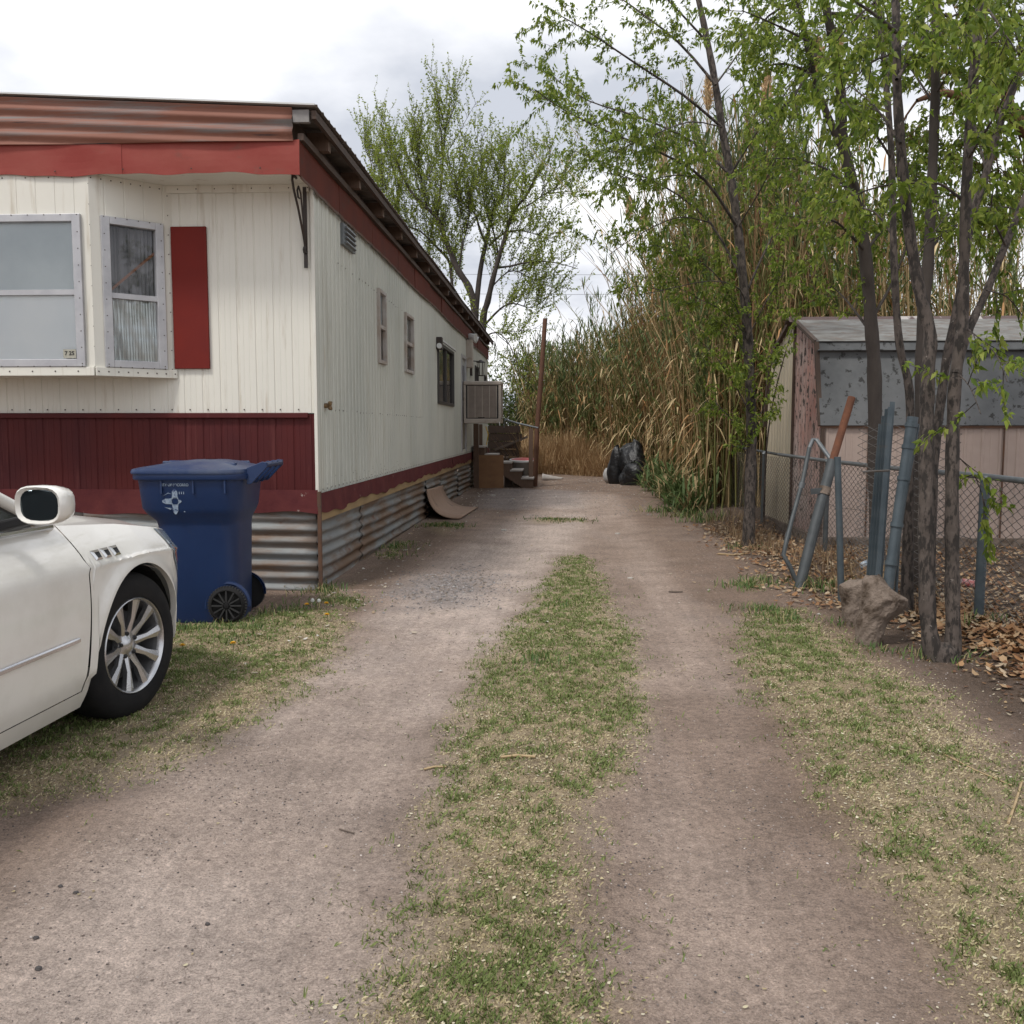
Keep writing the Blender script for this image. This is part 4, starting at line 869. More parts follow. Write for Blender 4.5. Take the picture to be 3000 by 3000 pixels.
    MB().bar((sd*(sx(-1.42, .80)+.02), -1.50, .80), (sd*(sx(-1.3, .80)+.02), -1.28, .80), .022, .03).build('door_handle', M['chrome'], car, bevel=.006)
# trunk and rear bumper
rows = []
for i in range(9):
    y = -3.5-i*.6/8; rows.append([(a*abs(sx(y, ztop(y))), y-.04*(1-a*a), ztop(y)+.03*(1-a*a)) for a in np.linspace(-1, 1, 13)])
MB().grid(rows).build('trunk_lid', M['paint'], car, smooth=60)
rows = []
for z in (.22, .4, .6, .75, .93): rows.append([((-1 if k < 10 else 1)*wplan(-4.0)*min(1, abs(k-10)/8), -4.0-.14*(1-(abs(k-10)/10)**4)-(.02 if .3 < z < .7 else 0), z) for k in range(21)])
MB().grid(rows).build('rear_bumper', M['paint'], car, smooth=60)
for sd in (1, -1): MB().box(min(sd*.55, sd*.80), max(sd*.55, sd*.80), -4.165, -4.08, .66, .84).build('tail_light', mat('red lens', (.25, .01, .01), rough=.15), car, bevel=.02)
# wheels
def wheel(cx_, cy_, turn, sd):
    W = link('wheel', None, car) if False else None
    Mx = Matrix.Translation((cx_, cy_, AZ)) @ Matrix.Rotation(turn, 4, 'Z') @ Matrix.Rotation(R(90)*sd, 4, 'Y')
    h = .112; rt = .356
    prof = [(.232, -h+.01), (.240, -h), (.275, -h-.008), (.315, -h+.002), (.342, -h+.022), (.353, -h+.05), (rt, -.02), (rt, .02), (.353, h-.05), (.342, h-.022), (.315, h-.002), (.275, h+.008), (.240, h), (.232, h-.01)]
    ty = MB().lathe(prof, 72, Mx); ty = ty.build('tyre', M['rubber'], None, smooth=35)
    wo_ = MB().lathe([(.233, -h+.008), (.236, h-.008), (.228, h+.001), (.222, h-.004), (.216, h-.03)], 72, Mx).build('wheel', M['alloy'], car, smooth=50); MB().lathe([(.2155, h-.03), (.205, h-.05), (.200, -h+.03)], 72, Mx).build('rim_barrel', M['rimdark'], wo_, smooth=50)
    ty.parent = wo_
    for k in range(10):
        b = MB()
        a0 = 2*math.pi*(k//2)/5+(-1 if k % 2 else 1)*R(17.5)+R(8); ca, sa = math.cos(a0), math.sin(a0)
        def P(r_, t_, z_): return Mx @ Vector((r_*ca-t_*sa, r_*sa+t_*ca, z_))
        for (r0, r1, w0, w1, z0, z1) in ((.045, .13, .020, .015, h-.045, h-.022), (.13, .222, .015, .030, h-.022, h-.010)):
            V = [P(r0, -w0, z0-.03), P(r0, -w0, z0-.006), P(r0, 0, z0), P(r0, w0, z0-.006), P(r0, w0, z0-.03), P(r1, -w1, z1-.03), P(r1, -w1, z1-.006), P(r1, 0, z1), P(r1, w1, z1-.006), P(r1, w1, z1-.03)]
            b.add(V, [(i, i+1, 5+i+1, 5+i) for i in range(4)]+[(0, 5, 9, 4)])
        b.build('spoke', M['alloy'], wo_, smooth=25)
    MB().lathe([(.001, h-.030), (.030, h-.031), (.036, h-.036), (.072, h-.048), (.075, h-.08)], 30, Mx).build('hub', M['alloy'], wo_, smooth=40)
    b = MB()
    for k in range(5):
        a0 = 2*math.pi*k/5+R(44); b.lathe([(.0105, -.012), (.0105, .004), (.006, .008), (.001, .008)], 8, Mx @ Matrix.Translation((.057*math.cos(a0), .057*math.sin(a0), h-.042)))
    b.build('lug_nuts', M['cardark'], wo_)
    MB().lathe([(.15, h-.12), (.165, h-.10), (.165, h-.09), (.05, h-.085), (.001, h-.085)], 30, Mx).build('brake_disc', mat('dark disc', (.05, .05, .052), rough=.5, metal=.4), wo_, smooth=30)
for sd in (1, -1):
    wheel(sd*.795, AX, R(-8), sd); wheel(sd*.795, -2.94, 0, sd)

# ================================================================ WHEELED BIN
M['bin'] = mat('dark blue plastic', (.006, .022, .080), (.009, .029, .098), 3, rough=.42, stain=(.02, .032, .085), ssc=5, sst=(3, 3, 1), slo=.56, shi=.85, stain2=(.06, .07, .10), s2sc=14, s2st=(4, 1, 1), s2lo=.70, s2hi=.80)
M['binlid'] = mat('dusty blue lid', (.009, .027, .09), (.013, .036, .11), 3, rough=.38, stain=(.085, .10, .14), ssc=3, slo=.45, shi=.80)
cart = thing('wheeled_bin', 'dark blue wheeled refuse bin with printed white emblem beside the house corner', 'bin', (-2.565, 6.80, .005), R(5), world=False)
# local x: towards the handle, y: away, z up. body sections (x0, x1, halfwidth, z)
def rsec(x0, x1, hw, z, n=40, e=.35, bulge=0):
    cx_, rx = (x0+x1)/2, (x1-x0)/2; out = []
    for k in range(n):
        t = 2*math.pi*k/n; c_, s_ = math.cos(t), math.sin(t); out.append((cx_+rx*math.copysign(abs(c_)**e, c_), hw*math.copysign(abs(s_)**e, s_), z))
    return out
secs = [(-.285, .235, .245, .0), (-.292, .240, .255, .03), (-.315, .247, .27, .40), (-.332, .252, .285, .70), (-.340, .258, .29, .735), (-.40, .285, .325, .79), (-.428, .300, .340, .83), (-.448, .322, .355, 1.02), (-.455, .330, .360, 1.045)]
b = MB(); b.grid([rsec(*s) for s in secs], True); n_ = 40; b.add(rsec(*secs[0]), [tuple(range(n_))]); body = b.build('body', M['bin'], cart, smooth=50)
MB().grid([rsec(-.475, .350, .378, 1.035), rsec(-.480, .355, .383, 1.045), rsec(-.480, .355, .383, 1.075), rsec(-.470, .345, .372, 1.082)], True).build('rim', M['bin'], cart, smooth=50)
rows = [rsec(-.490, .345, .388, 1.076), rsec(-.494, .348, .392, 1.088), rsec(-.485, .343, .385, 1.108)]
for s_, z in ((.90, 1.120), (.72, 1.135), (.5, 1.155), (.3, 1.166), (.1, 1.170)):
    rows.append([(p[0]+.02*(1-s_), p[1], p[2]) for p in rsec(-.485*s_, .340*s_, .383*s_, z)])
lid = MB().grid(rows, True).build('lid', M['binlid'], cart, smooth=50)
for a in (.6, -.6): MB().bar((-.32, a*.10, 1.148), (.24, a*.34, 1.140), .035, .022).build('lid_rib', M['binlid'], lid, bevel=.008)
# handle
b = MB().tube([(.46, -.26, 1.135), (.46, .26, 1.135)], .019, 10)
for y_ in (-.27, -.09, .09, .27):
    b.prism([(.33, y_-.012, 1.0), (.36, y_-.012, 1.0), (.475, y_-.012, 1.12), (.475, y_-.012, 1.155), (.44, y_-.012, 1.160), (.33, y_-.012, 1.115)], (0, .024, 0))
b.build('handle', M['bin'], cart, bevel=.004)
for k in range(3): MB().box(-.25+.22*k, -.238+.22*k, -.366, -.335, .94, 1.03).build('rib', M['bin'], body)
M['spk'] = mat('scuffed black plastic', (.030, .030, .031), rough=.6)
# wheel arch shroud and wheels
for sd in (-1, 1):
    Mx = Matrix.Translation((.175, sd*.295, .135)) @ Matrix.Rotation(R(90)*-sd, 4, 'X')
    wl = MB().lathe([(.02, .012), (.104, .010), (.107, .028), (.114, .028), (.128, .014), (.134, .006), (.136, -.006), (.134, -.02), (.10, -.03), (.02, -.03)], 36, Mx).build('wheel', M['rubber'], cart, smooth=35)
    b = MB()
    for k in range(12): a0 = 2*math.pi*k/12; b.bar(Mx @ Vector((.025*math.cos(a0), .025*math.sin(a0), .028)), Mx @ Vector((.104*math.cos(a0), .104*math.sin(a0), .028)), .010, .010, Mx.to_3x3() @ Vector((0, 0, 1)))
    for k in range(40): a0 = 2*math.pi*k/40; b.bar(Mx @ Vector((.134*math.cos(a0), .134*math.sin(a0), .012)), Mx @ Vector((.134*math.cos(a0), .134*math.sin(a0), -.018)), .010, .010)
    b.build('wheel_spokes', M['spk'], wl); MB().lathe([(.001, .040), (.018, .038), (.022, .028)], 14, Mx).build('wheel_cap', M['rubber'], wl, smooth=40)
MB().tube([(.175, -.29, .135), (.175, .29, .135)], .012, 8).build('axle', M['galvdark'], cart)
A = [math.pi*(k/14)*1.1-.1 for k in range(15)]
for sd in (-1, 1): b = MB(); b.grid([[(.165+r_*math.cos(a), sd*yy, .135+r_*math.sin(a)) for a in A] for r_, yy in ((.165, .235), (.165, .258), (.150, .262), (.150, .235))]); b.build('wheel_arch', M['bin'], cart, smooth=50); b = MB()
# printed emblem on the upper side
M['print'] = mat('worn white print', (.30, .36, .44), (.19, .25, .34), 40, rough=.6, stain=(.02, .04, .12), ssc=30, slo=.53, shi=.62)
def onside(x_, z): # the near wall of the upper bin
    f = (z-.83)/(1.02-.83); return (x_, -(.340+.015*f)-.0025, z)
eo = Vector((-.155, 0, .885))
tt = text('CITY OF SOCORRO', .026, Vector(onside(-.155, 1.000)), Euler((R(90+4), 0, 0)), M['print'], cart, 'printed_words', bold=.0009, sx=.86)
b = MB()
def ep(px_, pz): return onside(eo.x+px_, eo.z+pz)
for (dx_, dz_, ln_, hw) in ((0, 1, .088, .019), (-1, 0, .090, .019), (0, -1, .092, .019), (1, 0, .045, .012)):
    nx_, nz_ = -dz_, dx_; r0 = .022
    pr = [(r0, -hw*1.15), (r0+.02, -hw), (ln_*.75, -hw), (ln_, -hw*.25), (ln_, hw*.25), (ln_*.75, hw), (r0+.02, hw), (r0, hw*1.15)]
    b.add([ep(dx_*a+nx_*c_, dz_*a+nz_*c_) for a, c_ in pr], [tuple(range(8))])
n_ = 24; b.add([ep(r_*math.cos(2*math.pi*k/n_), r_*math.sin(2*math.pi*k/n_)) for r_ in (.0245, .031) for k in range(n_)], [(k, (k+1) % n_, n_+(k+1) % n_, n_+k) for k in range(n_)])
b.add([ep(-.078, -.040), ep(-.05, -.052), ep(-.035, -.060), ep(-.02, -.050), ep(-.03, -.046), ep(-.05, -.046)], [tuple(range(6))])
b.add([ep(-.085, .035), ep(-.045, .062), ep(-.02, .05), ep(-.045, .056)], [(0, 1, 2, 3)]); b.add([ep(.055, -.075), ep(.068, -.078), ep(.064, -.068)], [(0, 1, 2)])
for k in range(3): b.add([ep(.03+.015*k, .05), ep(.035+.015*k, .05), ep(.035+.015*k, .068), ep(.03+.015*k, .068)], [(0, 1, 2, 3)])
b.build('printed_emblem', M['print'], cart)
# ================================================================ THINGS BY THE HOUSE
# evaporative cooler hung on the wall
cl = thing('evaporative_cooler', 'boxy beige evaporative cooler hung on the side wall above the steps', 'cooler', (-1.62, 20.3, 1.51))
cx0, cx1, cy0, cy1, cz0, cz1 = WX+.02, -1.25, 20.2, 21.0, 1.51, 2.41
MB().box(cx0, cx1, cy0, cy1, cz0, cz0+.10).build('base_pan', M['cooler'], cl, bevel=.012)
MB().box(cx0-.005, cx1+.01, cy0-.012, cy1+.01, cz1-.085, cz1).build('top_cover', M['cooler'], cl, bevel=.02)
MB().box(cx0+.03, cx1-.03, cy0+.03, cy1-.03, cz0+.10, cz1-.085).build('inner_box', M['cardark'], cl)
for x_ in (cx0, cx1-.05):
    for y_ in (cy0, cy1-.05): MB().box(x_, x_+.05, y_, y_+.05, cz0+.10, cz1-.086).build('corner_post', M['cooler'], cl)
def pad(p0, p1, nrm, name='pad_panel'):
    p0 = Vector(p0); p1 = Vector(p1); d = (p1-p0); Lg = Vector((d.x, d.y, 0)).length; u_ = Vector((d.x, d.y, 0)).normalized(); n_ = Vector(nrm); hgt_ = p1.z-p0.z
    def P(a, z, o_): return p0+u_*a+Vector((0, 0, z))+n_*o_
    b = MB(); b.add([P(0, 0, 0), P(Lg, 0, 0), P(Lg, hgt_, 0), P(0, hgt_, 0)], [(0, 1, 2, 3)]); pn = b.build(name, M['coolerpad'], cl)
    for k in range(5):
        a = Lg*k/4; b = MB(); b.bar(P(a, 0, .008), P(a, hgt_, .008), .014, .016, n_); b.build('rib', M['cooler'], pn)
    b = MB(); m_ = 26
    for k in range(m_):
        z = hgt_*(k+.5)/m_; b.add([P(0, z-.010, .001), P(Lg, z-.010, .001), P(Lg, z+.004, .010), P(0, z+.004, .010)], [(0, 1, 2, 3)])
    lo = b.build('louvres', M['coolerpad'], pn); lo['kind'] = 'stuff'
pad((cx0+.09, cy0+.012, cz0+.115), (cx1-.09, cy0+.012, cz1-.10), (0, -1, 0)); pad((cx1-.012, cy0+.09, cz0+.115), (cx1-.012, cy1-.09, cz1-.10), (1, 0, 0))
MB().box(-1.74, -1.60, cy0-.004, cy0+.004, cz0+.115, cz0+.128).build('name_badge', M['black'], cl)
MB().tube([(cx1-.03, cy0-.01, cz0+.02), (cx1-.02, cy0-.015, cz0-.05)], .012, 6).build('drain_spout', M['flash'], cl)
# steps
st = thing('wooden_steps', 'brown wooden steps with pale treads and plywood side below the cooler', 'steps', (-1.3, 22.3, 0))
tr_ = [(-1.90, .985), (-1.60, .80), (-1.26, .615), (-1.00, .43), (-.74, .245)]
for k, (x_, z) in enumerate(tr_): MB().box(x_-.15, x_+.15, 22.05, 23.0, z-.038, z).build('tread', M['tread'], st, bevel=.004)
for y_ in (22.08, 22.93):
    MB().prism([(-2.0, y_, .95), (-1.75, y_, .95), (-1.75, y_, .765), (-1.45, y_, .765), (-1.45, y_, .58), (-1.12, y_, .58), (-1.12, y_, .395), (-.87, y_, .395), (-.87, y_, .21), (-.60, y_, .21), (-.60, y_, .0), (-.86, y_, .0), (-1.5, y_, .42), (-2.0, y_, .72)], (0, .04, 0)).build('stringer', M['wood'], st)
for (x_, z) in tr_[:3]: MB().box(x_+.11, x_+.125, 22.12, 22.93, z-.19, z-.04).build('riser', M['wood'], st)
MB().box(-1.94, -1.30, 22.02, 22.045, 0, .775).build('side_panel', M['plywood'], st)
MB().box(-2.0, -1.88, 21.93, 22.015, 0, 1.51).build('support_post', M['wood'], st); MB().box(-1.95, -1.87, 22.90, 22.99, 0, 1.5).build('support_post', M['wood'], st)
MB().box(-.72, -.62, 22.38, 22.48, 0, 1.40).build('newel_post', M['wood'], st)
MB().tube([(-1.30, 22.43, 1.62), (-.98, 22.43, 1.52), (-.50, 22.43, 1.41)], .022, 8).build('handrail', M['galv'], st, smooth=True); MB().tube([(-1.30, 22.40, 1.62), (-1.31, 22.40, 1.42)], .012, 6).build('handrail_hook', M['galv'], st)
MB().box(-1.30, -1.12, 22.35, 22.75, 0, .40).build('inner_block', M['rafter'], st)
o = MB().tube([(-1.78, 23.05, 1.0), (-1.74, 23.08, 1.25), (-1.80, 23.1, 1.45)], .012, 6).build('rope', mat('yellow cord', (.55, .36, .03), rough=.6), None, origin=(-1.78, 23.05, 1.0)); tag(o, 'short yellow rope hanging behind the brown post under the cooler', 'rope')
o = MB().tube([(-.58, 22.75, 0), (-.53, 22.76, 1.4), (-.44, 22.8, 2.6), (-.345, 22.82, 4.02)], [.062, .06, .057, .055], 10).build('rusty_pole', M['redpole'], None, smooth=True, origin=(-.58, 22.75, 0)); tag(o, 'tall leaning rusty pole rising behind the steps', 'pole')
# tub with red lid
tb_ = thing('plastic_tub', 'grey tub with white rim and red lid behind the steps', 'tub', (-.90, 23.6, 0))
Mx = Matrix.Translation((-.88, 23.4, .01)) @ Matrix.Rotation(R(5), 4, 'X') @ Matrix.Scale(1.12, 4); MB().lathe([(.001, 0), (.24, 0), (.255, .1), (.28, .5), (.30, .53)], 28, Mx).build('tub_wall', mat('grey tub', (.22, .20, .18), rough=.6), tb_, smooth=40)
MB().lathe([(.29, .515), (.315, .525), (.315, .555), (.285, .565), (.275, .55)], 28, Mx).build('rim', M['flash'], tb_, smooth=40); MB().lathe([(.28, .555), (.2, .578), (.001, .585)], 28, Mx).build('lid', mat('red lid', (.38, .012, .014), rough=.4), tb_, smooth=40)
b = MB(); rows = []
for i in range(13):
    t = i/12; y_ = 25.4+.5*math.sin(t*1.5)*.3; r_ = .16*(1-.85*t**2); rows.append([(-.45+.55*t, y_+r_*math.cos(a), .02+max(0, .11*(1-t)**1.3*(1-math.sin(a)*0)+.05)*abs(math.sin(a))) for a in np.linspace(0, math.pi, 9)])
o = b.grid(rows).build('plastic_shell', M['tread'], None, smooth=True, solid=.008, origin=(-.4, 25.4, 0)); tag(o, 'low curved white plastic shell on the ground behind the newel post', 'shell')
# bent plywood against the skirting
b = MB(); top = []
for y_ in np.linspace(0, 1, 5):
    row = []
    for t in np.linspace(0, 1, 20):
        a = t**1.1; wd = .50+.10*y_; row.append((-2.035+.02*t+wd*(a**1.7), 14.40+1.95*y_-.25*t*(1-y_)*.4, (.44-.05*y_)*(1-a)**2.3+.018+.03*max(0, t-.8)))
    top.append(row)
o = b.grid(top).build('plywood_sheet', M['plybent'], None, smooth=True, solid=.018, origin=(-1.6, 15.2, 0)); tag(o, 'curved tan plywood sheet leaning on the corrugated skirting', 'board')
# boards behind the steps
pl = thing('board_stack', 'dark weathered boards standing behind the steps at the house end', 'boards', (-1.6, 29, 0))
for k in range(5): MB().box(-2.15, -1.15+.05*math.sin(k*3), 28.6+.02*(k % 2), 28.64+.02*(k % 2), .30+.24*k, .52+.24*k).build('board', M['rafter'], pl)
for x_ in (-2.1, -1.3): MB().box(x_, x_+.08, 28.66, 28.74, 0, 1.5).build('stake', M['rafter'], pl)
MB().bar((-1.95, 28.5, .75), (-.95, 28.5, 1.15), .05, .07).build('loose_plank', M['twig'], pl)
# refuse sacks
M['sack'] = mat('black plastic sack', (.010, .010, .011), rough=.38, spec=.45, bump=.02, bsc=14); M['sackgrey'] = mat('grey plastic sack', (.30, .29, .28), (.40, .39, .38), 9, rough=.35)
def sack(c, rx, ry, rz, seed, m_, label, knot=True):
    rr = random.Random(seed); pz = [rr.uniform(0, 6) for _ in range(12)]; b = MB(); rows = []; n = 44; c = Vector(c)
    for j in range(27):
        ph = -math.pi/2+math.pi*j/26; row = []
        for k in range(n):
            t = 2*math.pi*k/n; d = Vector((math.cos(ph)*math.cos(t), math.cos(ph)*math.sin(t), math.sin(ph)))
            cr_ = abs(math.sin(t*5+pz[0]+3*ph))*.5+abs(math.sin(t*9-ph*7+pz[1]))*.3+abs(math.sin(ph*8+t*3+pz[2]))*.35
            g_ = 1+.16*math.sin(t*2+pz[3])*math.cos(ph)+.12*math.sin(ph*3+t+pz[4])-.09*cr_+.05*float(vnoise(t*3+seed, ph*5))
            z = d.z*rz*g_; 
            if z < -rz*.72: z = -rz*.72
            row.append(c+Vector((d.x*rx*g_, d.y*ry*g_, z+rz*.72)))
        rows.append(row)
    b.grid(rows, True); s = thing('refuse_sack', label, 'sack', (c.x, c.y, c.z), group='refuse sacks dumped by the canes'); b.build('bag', m_, s, smooth=70)
    if knot:
        top = c+Vector((0, 0, rz*1.62)); b = MB()
        for k in range(7): a = k*.9+pz[5]; b.grid([[top+Vector((math.cos(a+da)*r_, math.sin(a+da)*r_, h_)) for da in (-.35, 0, .35)] for r_, h_ in ((.012, 0), (.03, .05), (.075, .075+.03*math.sin(k*2)))])
        b.build('knot', m_, s)
    return s
zz = H(1.8, 23.7)
sack((1.86, 23.85, zz), .40, .36, .62, 3, M['sack'], 'tall black refuse sack, biggest of the heap', False)
sack((1.84, 23.35, zz-.02), .40, .34, .33, 8, M['sack'], 'low black refuse sack tied with a knot in front of the tall one')
sack((1.52, 23.95, zz), .27, .27, .54, 12, M['sack'], 'black refuse sack at the left of the heap, partly hidden', False)
sack((1.34, 24.15, zz), .17, .17, .27, 17, M['sackgrey'], 'small pale grey sack left of the black heap', False)
# chips of rubble
M['chip'] = mat('white rubble', (.50, .47, .43), (.40, .37, .33), 20, rough=.9)
for i, (u, v, s, lb) in enumerate([(950, 1001, .05, 'white rubble chip beside the bent plywood'), (930, 936, .06, 'pale rubble chip, left one at the foot of the plywood step side'), (968, 942, .05, 'white chip on the gravel in front of the steps'), (1190, 1088, .03, 'white chip alone on the right wheel track'), (1166, 1005, .04, 'pale chip in the middle of the far driveway')]):
    p = gr(u, v); rr = random.Random(i+5); b = MB(); z0 = H(p.x, p.y); pts = [(p.x+s*rr.uniform(.6, 1.1)*math.cos(t), p.y+s*rr.uniform(.6, 1.1)*math.sin(t), z0-.005) for t in [k*1.047 for k in range(6)]]; b.prism(pts, (0, 0, s*.5)); tag(b.build('rubble_chip', M['chip'], None, origin=(p.x, p.y, z0), bevel=.004), lb, 'rubble', 'pale rubble chips on the driveway')
# overhead wires
M['wire'] = mat('grey wire', (.10, .10, .105), rough=.6)
def wire(a, c_, sag, r_, label):
    a = Vector(a); c_ = Vector(c_); pts = []
    for k in range(25): t = k/24; p = a.lerp(c_, t); p.z -= sag*4*t*(1-t); pts.append(p)
    o = MB().tube(pts, r_, 5).build('overhead_wire', M['wire'], None, origin=a); tag(o, label, 'wire')
wire((-14, 62, 5.4), (16, 60, 5.3), .5, .012, 'thin lone wire crossing low behind the house end'); wire((-30, 90, 16.6), (40, 88, 16.2), .8, .016, 'upper of two faint wires high behind the canes'); wire((-30, 90, 14.8), (40, 88, 14.4), .8, .016, 'lower of two faint wires high behind the canes')
o = MB().tube([(WX+.03, 27.1, 3.0), (WX+.1, 27.3, 2.5), (WX+.5, 27.6, 2.1), (WX+.8, 28, 1.9), (WX+.85, 28.6, 1.3)], .008, 5).build('loose_cable', M['wire'], None, origin=(WX, 27.2, 3)); tag(o, 'loose cable drooping from the far corner of the house', 'cable')
# ================================================================ SHED
SX0, SX1, SY0, SY1 = 3.12, 6.3, 11.3, 14.25; SZ = .10
M['shedpink'] = mat('pinkish beige shed steel', (.46, .36, .31), (.40, .31, .265), 2, rough=.55, stain=(.33, .25, .20), ssc=3, sst=(2, 2, .5), slo=.55, shi=.8)
M['shedcream'] = mat('cream shed steel', (.47, .41, .31), (.41, .36, .27), 2, rough=.55)
M['shedpeel'] = mat('peeling pink shed steel', (.36, .20, .17), (.44, .36, .33), .9, (1, 1, 1), .35, .62, rough=.6, stain=(.055, .042, .036), ssc=16, sst=(1, 1, .55), slo=.545, shi=.575)
M['shedroof'] = mat('chalky grey roof steel', (.110, .115, .119), (.148, .152, .156), 3.5, rough=.75, spec=.2, stain=(.048, .048, .047), ssc=10, slo=.57, shi=.61, stain2=(.085, .082, .078), s2sc=3.2, s2lo=.635, s2hi=.645)
M['shedroof2'] = mat('weathered upper roof steel', (.23, .23, .22), (.13, .12, .108), 4, (1, 2, 2), rough=.75, spec=.2, stain=(.16, .13, .11), ssc=6, sst=(1, 2, 2), slo=.55, shi=.62)
shed = thing('garden_shed', 'low metal shed with grey gambrel roof and pink walls behind the fence', 'shed', (SX0, SY0, 0))
EZ, KY, KZ, RY, RZ = 1.45, .26, 2.42, (SY1-SY0)/2, 2.83
ribwall(shed, 'front_wall', M['shedpink'], lambda s, z, d: (s, SY0-d, z), SX0, SX1, SZ, EZ, .20, RIB)
ribwall(shed, 'rear_wall', M['shedcream'], lambda s, z, d: (s, SY1+d, z), SX0, SX1, SZ, EZ, .20, RIB); ribwall(shed, 'right_wall', M['shedcream'], lambda s, z, d: (SX1+d, s, z), SY0, SY1, SZ, EZ, .20, RIB)
outl = [(SY0, SZ), (SY1, SZ), (SY1, EZ), (SY1-KY, KZ), (SY0+RY, RZ), (SY0+KY, KZ), (SY0, EZ)]
def gz_(y): t = min(y-SY0, SY1-y); return EZ+(KZ-EZ)*t/KY if t < KY else KZ+(RZ-KZ)*(t-KY)/(RY-KY)
def gable(x_, y0, y1, m_, nm):
    b = MB(); ys_ = []; y = y0
    while y < y1-.001:
        for t, d in ((0, 0), (.35, 0), (.42, .012), (.55, .012), (.62, 0)):
            if y+t*.17 < y1: ys_.append((y+t*.17, d))
        y += .17
    ys_.append((y1, 0)); ys_ = sorted(set(ys_+[(k, 0) for k in (SY0+KY, SY1-KY, SY0+RY) if y0 < k < y1]))
    b.grid([[(x_-d, y, SZ) for y, d in ys_], [(x_-d, y, gz_(y)) for y, d in ys_]]); return b.build(nm, m_, shed)
gable(SX0, SY0, SY0+RY-.05, M['shedpeel'], 'gable_door'); gable(SX0-.018, SY0+RY-.05, SY1, M['shedcream'], 'gable_panel'); gable(SX1, SY0, SY1, M['shedcream'], 'rear_gable')
MB().box(SX0-.035, SX0-.006, SY0+RY-.07, SY0+RY-.045, SZ, RZ-.05).build('gable_joint', M['rafter'], shed)
def roofp(a, c_, m_, nm, x0=SX0-.05, x1=SX1+.05, lift=.012):
    d = Vector((0, c_[0]-a[0], c_[1]-a[1])).normalized(); n_ = Vector((0, -d.z, d.y)); n_ = n_ if n_.z > 0 else -n_
    S_ = sorted(set(list(np.arange(x0, x1, .61))+[x1])); b = MB()
    for k in range(len(S_)-1): b.prism([Vector((S_[k]+.001, *a))+n_*lift, Vector((S_[k+1]-.001, *a))+n_*lift, Vector((S_[k+1]-.001, *c_))+n_*lift, Vector((S_[k]+.001, *c_))+n_*lift], n_*.006) if False else None
    return MB().prism([Vector((x0, *a))+n_*lift, Vector((x1, *a))+n_*lift, Vector((x1, *c_))+n_*lift, Vector((x0, *c_))+n_*lift], n_*.008).build(nm, m_, shed)
roofp((SY0-.03, EZ-.02), (SY0+KY, KZ), M['shedroof'], 'lower_roof_panel'); roofp((SY0+KY-.03, KZ+.002), (SY0+RY, RZ), M['shedroof2'], 'upper_roof_panel')
roofp((SY1+.03, EZ-.02), (SY1-KY, KZ), M['shedroof'], 'lower_roof_panel'); roofp((SY1-KY+.03, KZ+.002), (SY0+RY, RZ), M['shedroof2'], 'upper_roof_panel')
MB().bar((SX0-.05, SY0+KY-.047, KZ-.11), (SX1+.05, SY0+KY-.047, KZ-.11), .012, .16, (0, -1, .25)).build('knee_flashing', M['shedroof'], shed)
MB().prism([(SX0-.11, SY0+RY-.16, RZ-.045), (SX0-.11, SY0+RY, RZ+.04), (SX0-.11, SY0+RY+.16, RZ-.045), (SX0-.11, SY0+RY, RZ+.015)], (SX1-SX0+.2, 0, 0)).build('ridge_cap', mat('brown ridge', (.085, .05, .045), (.40, .37, .35), 1.4, (1, .2, .2), .62, .64, rough=.6), shed)
MB().box(SX0-.05, SX1+.05, SY0-.035, SY0-.014, EZ-.045, EZ-.012).build('eave_trim', M['rustbrown'], shed)
b = MB()
pr = [(SY0-.02, EZ-.02), (SY0+KY-.01, KZ+.01), (SY0+RY, RZ+.02)]
for k in range(2): b.bar((SX0-.045, *pr[k]), (SX0-.045, *pr[k+1]), .05, .045)
b.build('verge_trim', M['rafter'], shed); b = MB(); pr = [(SY1+.02, EZ-.02), (SY1-KY+.01, KZ+.01), (SY0+RY, RZ+.02)]
for k in range(2): b.bar((SX0-.045, *pr[k]), (SX0-.045, *pr[k+1]), .06, .05)
b.build('verge_trim', M['rafter'], shed); MB().bar((SX0-.012, SY0-.012, SZ), (SX0-.012, SY0-.012, EZ), .04, .04).build('corner_trim', M['rafter'], shed)
MB().box(SX0-.06, SX1+.08, SY0-.10, SY1+.1, -.05, SZ+.01).build('base_slab', M['conc'], shed)
for k in range(1, 6): MB().box(SX0+.52*k-.008, SX0+.52*k+.008, SY0-.020, SY0-.0095, SZ, EZ-.05).build('panel_seam', M['rustbrown'], shed)

# ================================================================ CHAIN LINK FENCE
FX = 2.93
def fx(y): return FX-.05*math.exp(-((y-13)/2.5)**2)+(.02*math.sin(y))
fence = thing('chain_link_fence', 'grey chain link fence with top rail along the right side', 'fence', (FX, 6.6, 0))
rail = [(fx(y), y, z) for y, z in ((2.2, 1.07), (4.5, 1.07), (6.6, 1.07), (8.5, 1.05), (10.5, 1.05), (12.5, 1.06), (14.5, 1.08), (16.5, 1.12), (18.0, 1.18))]
MB().tube(rail[:6], .021, 10).build('top_rail', M['galv'], fence, smooth=True); MB().tube([rail[5]]+rail[6:], .018, 8).build('top_rail', M['galvdark'], fence, smooth=True)
for y_ in (3.4, 6.55, 10.2, 13.3, 16.5):
    MB().tube([(fx(y_)-.035, y_, -.1), (fx(y_)-.03, y_, 1.045)], .033 if y_ == 6.55 else .026, 12).build('post', M['galvblue'] if y_ == 6.55 else M['galvdark'], fence, smooth=True)
    MB().tube([(fx(y_)-.03, y_, 1.04), (fx(y_)-.02, y_, 1.075)], [.037, .02], 10).build('post_cap', M['galv'], fence, smooth=True)
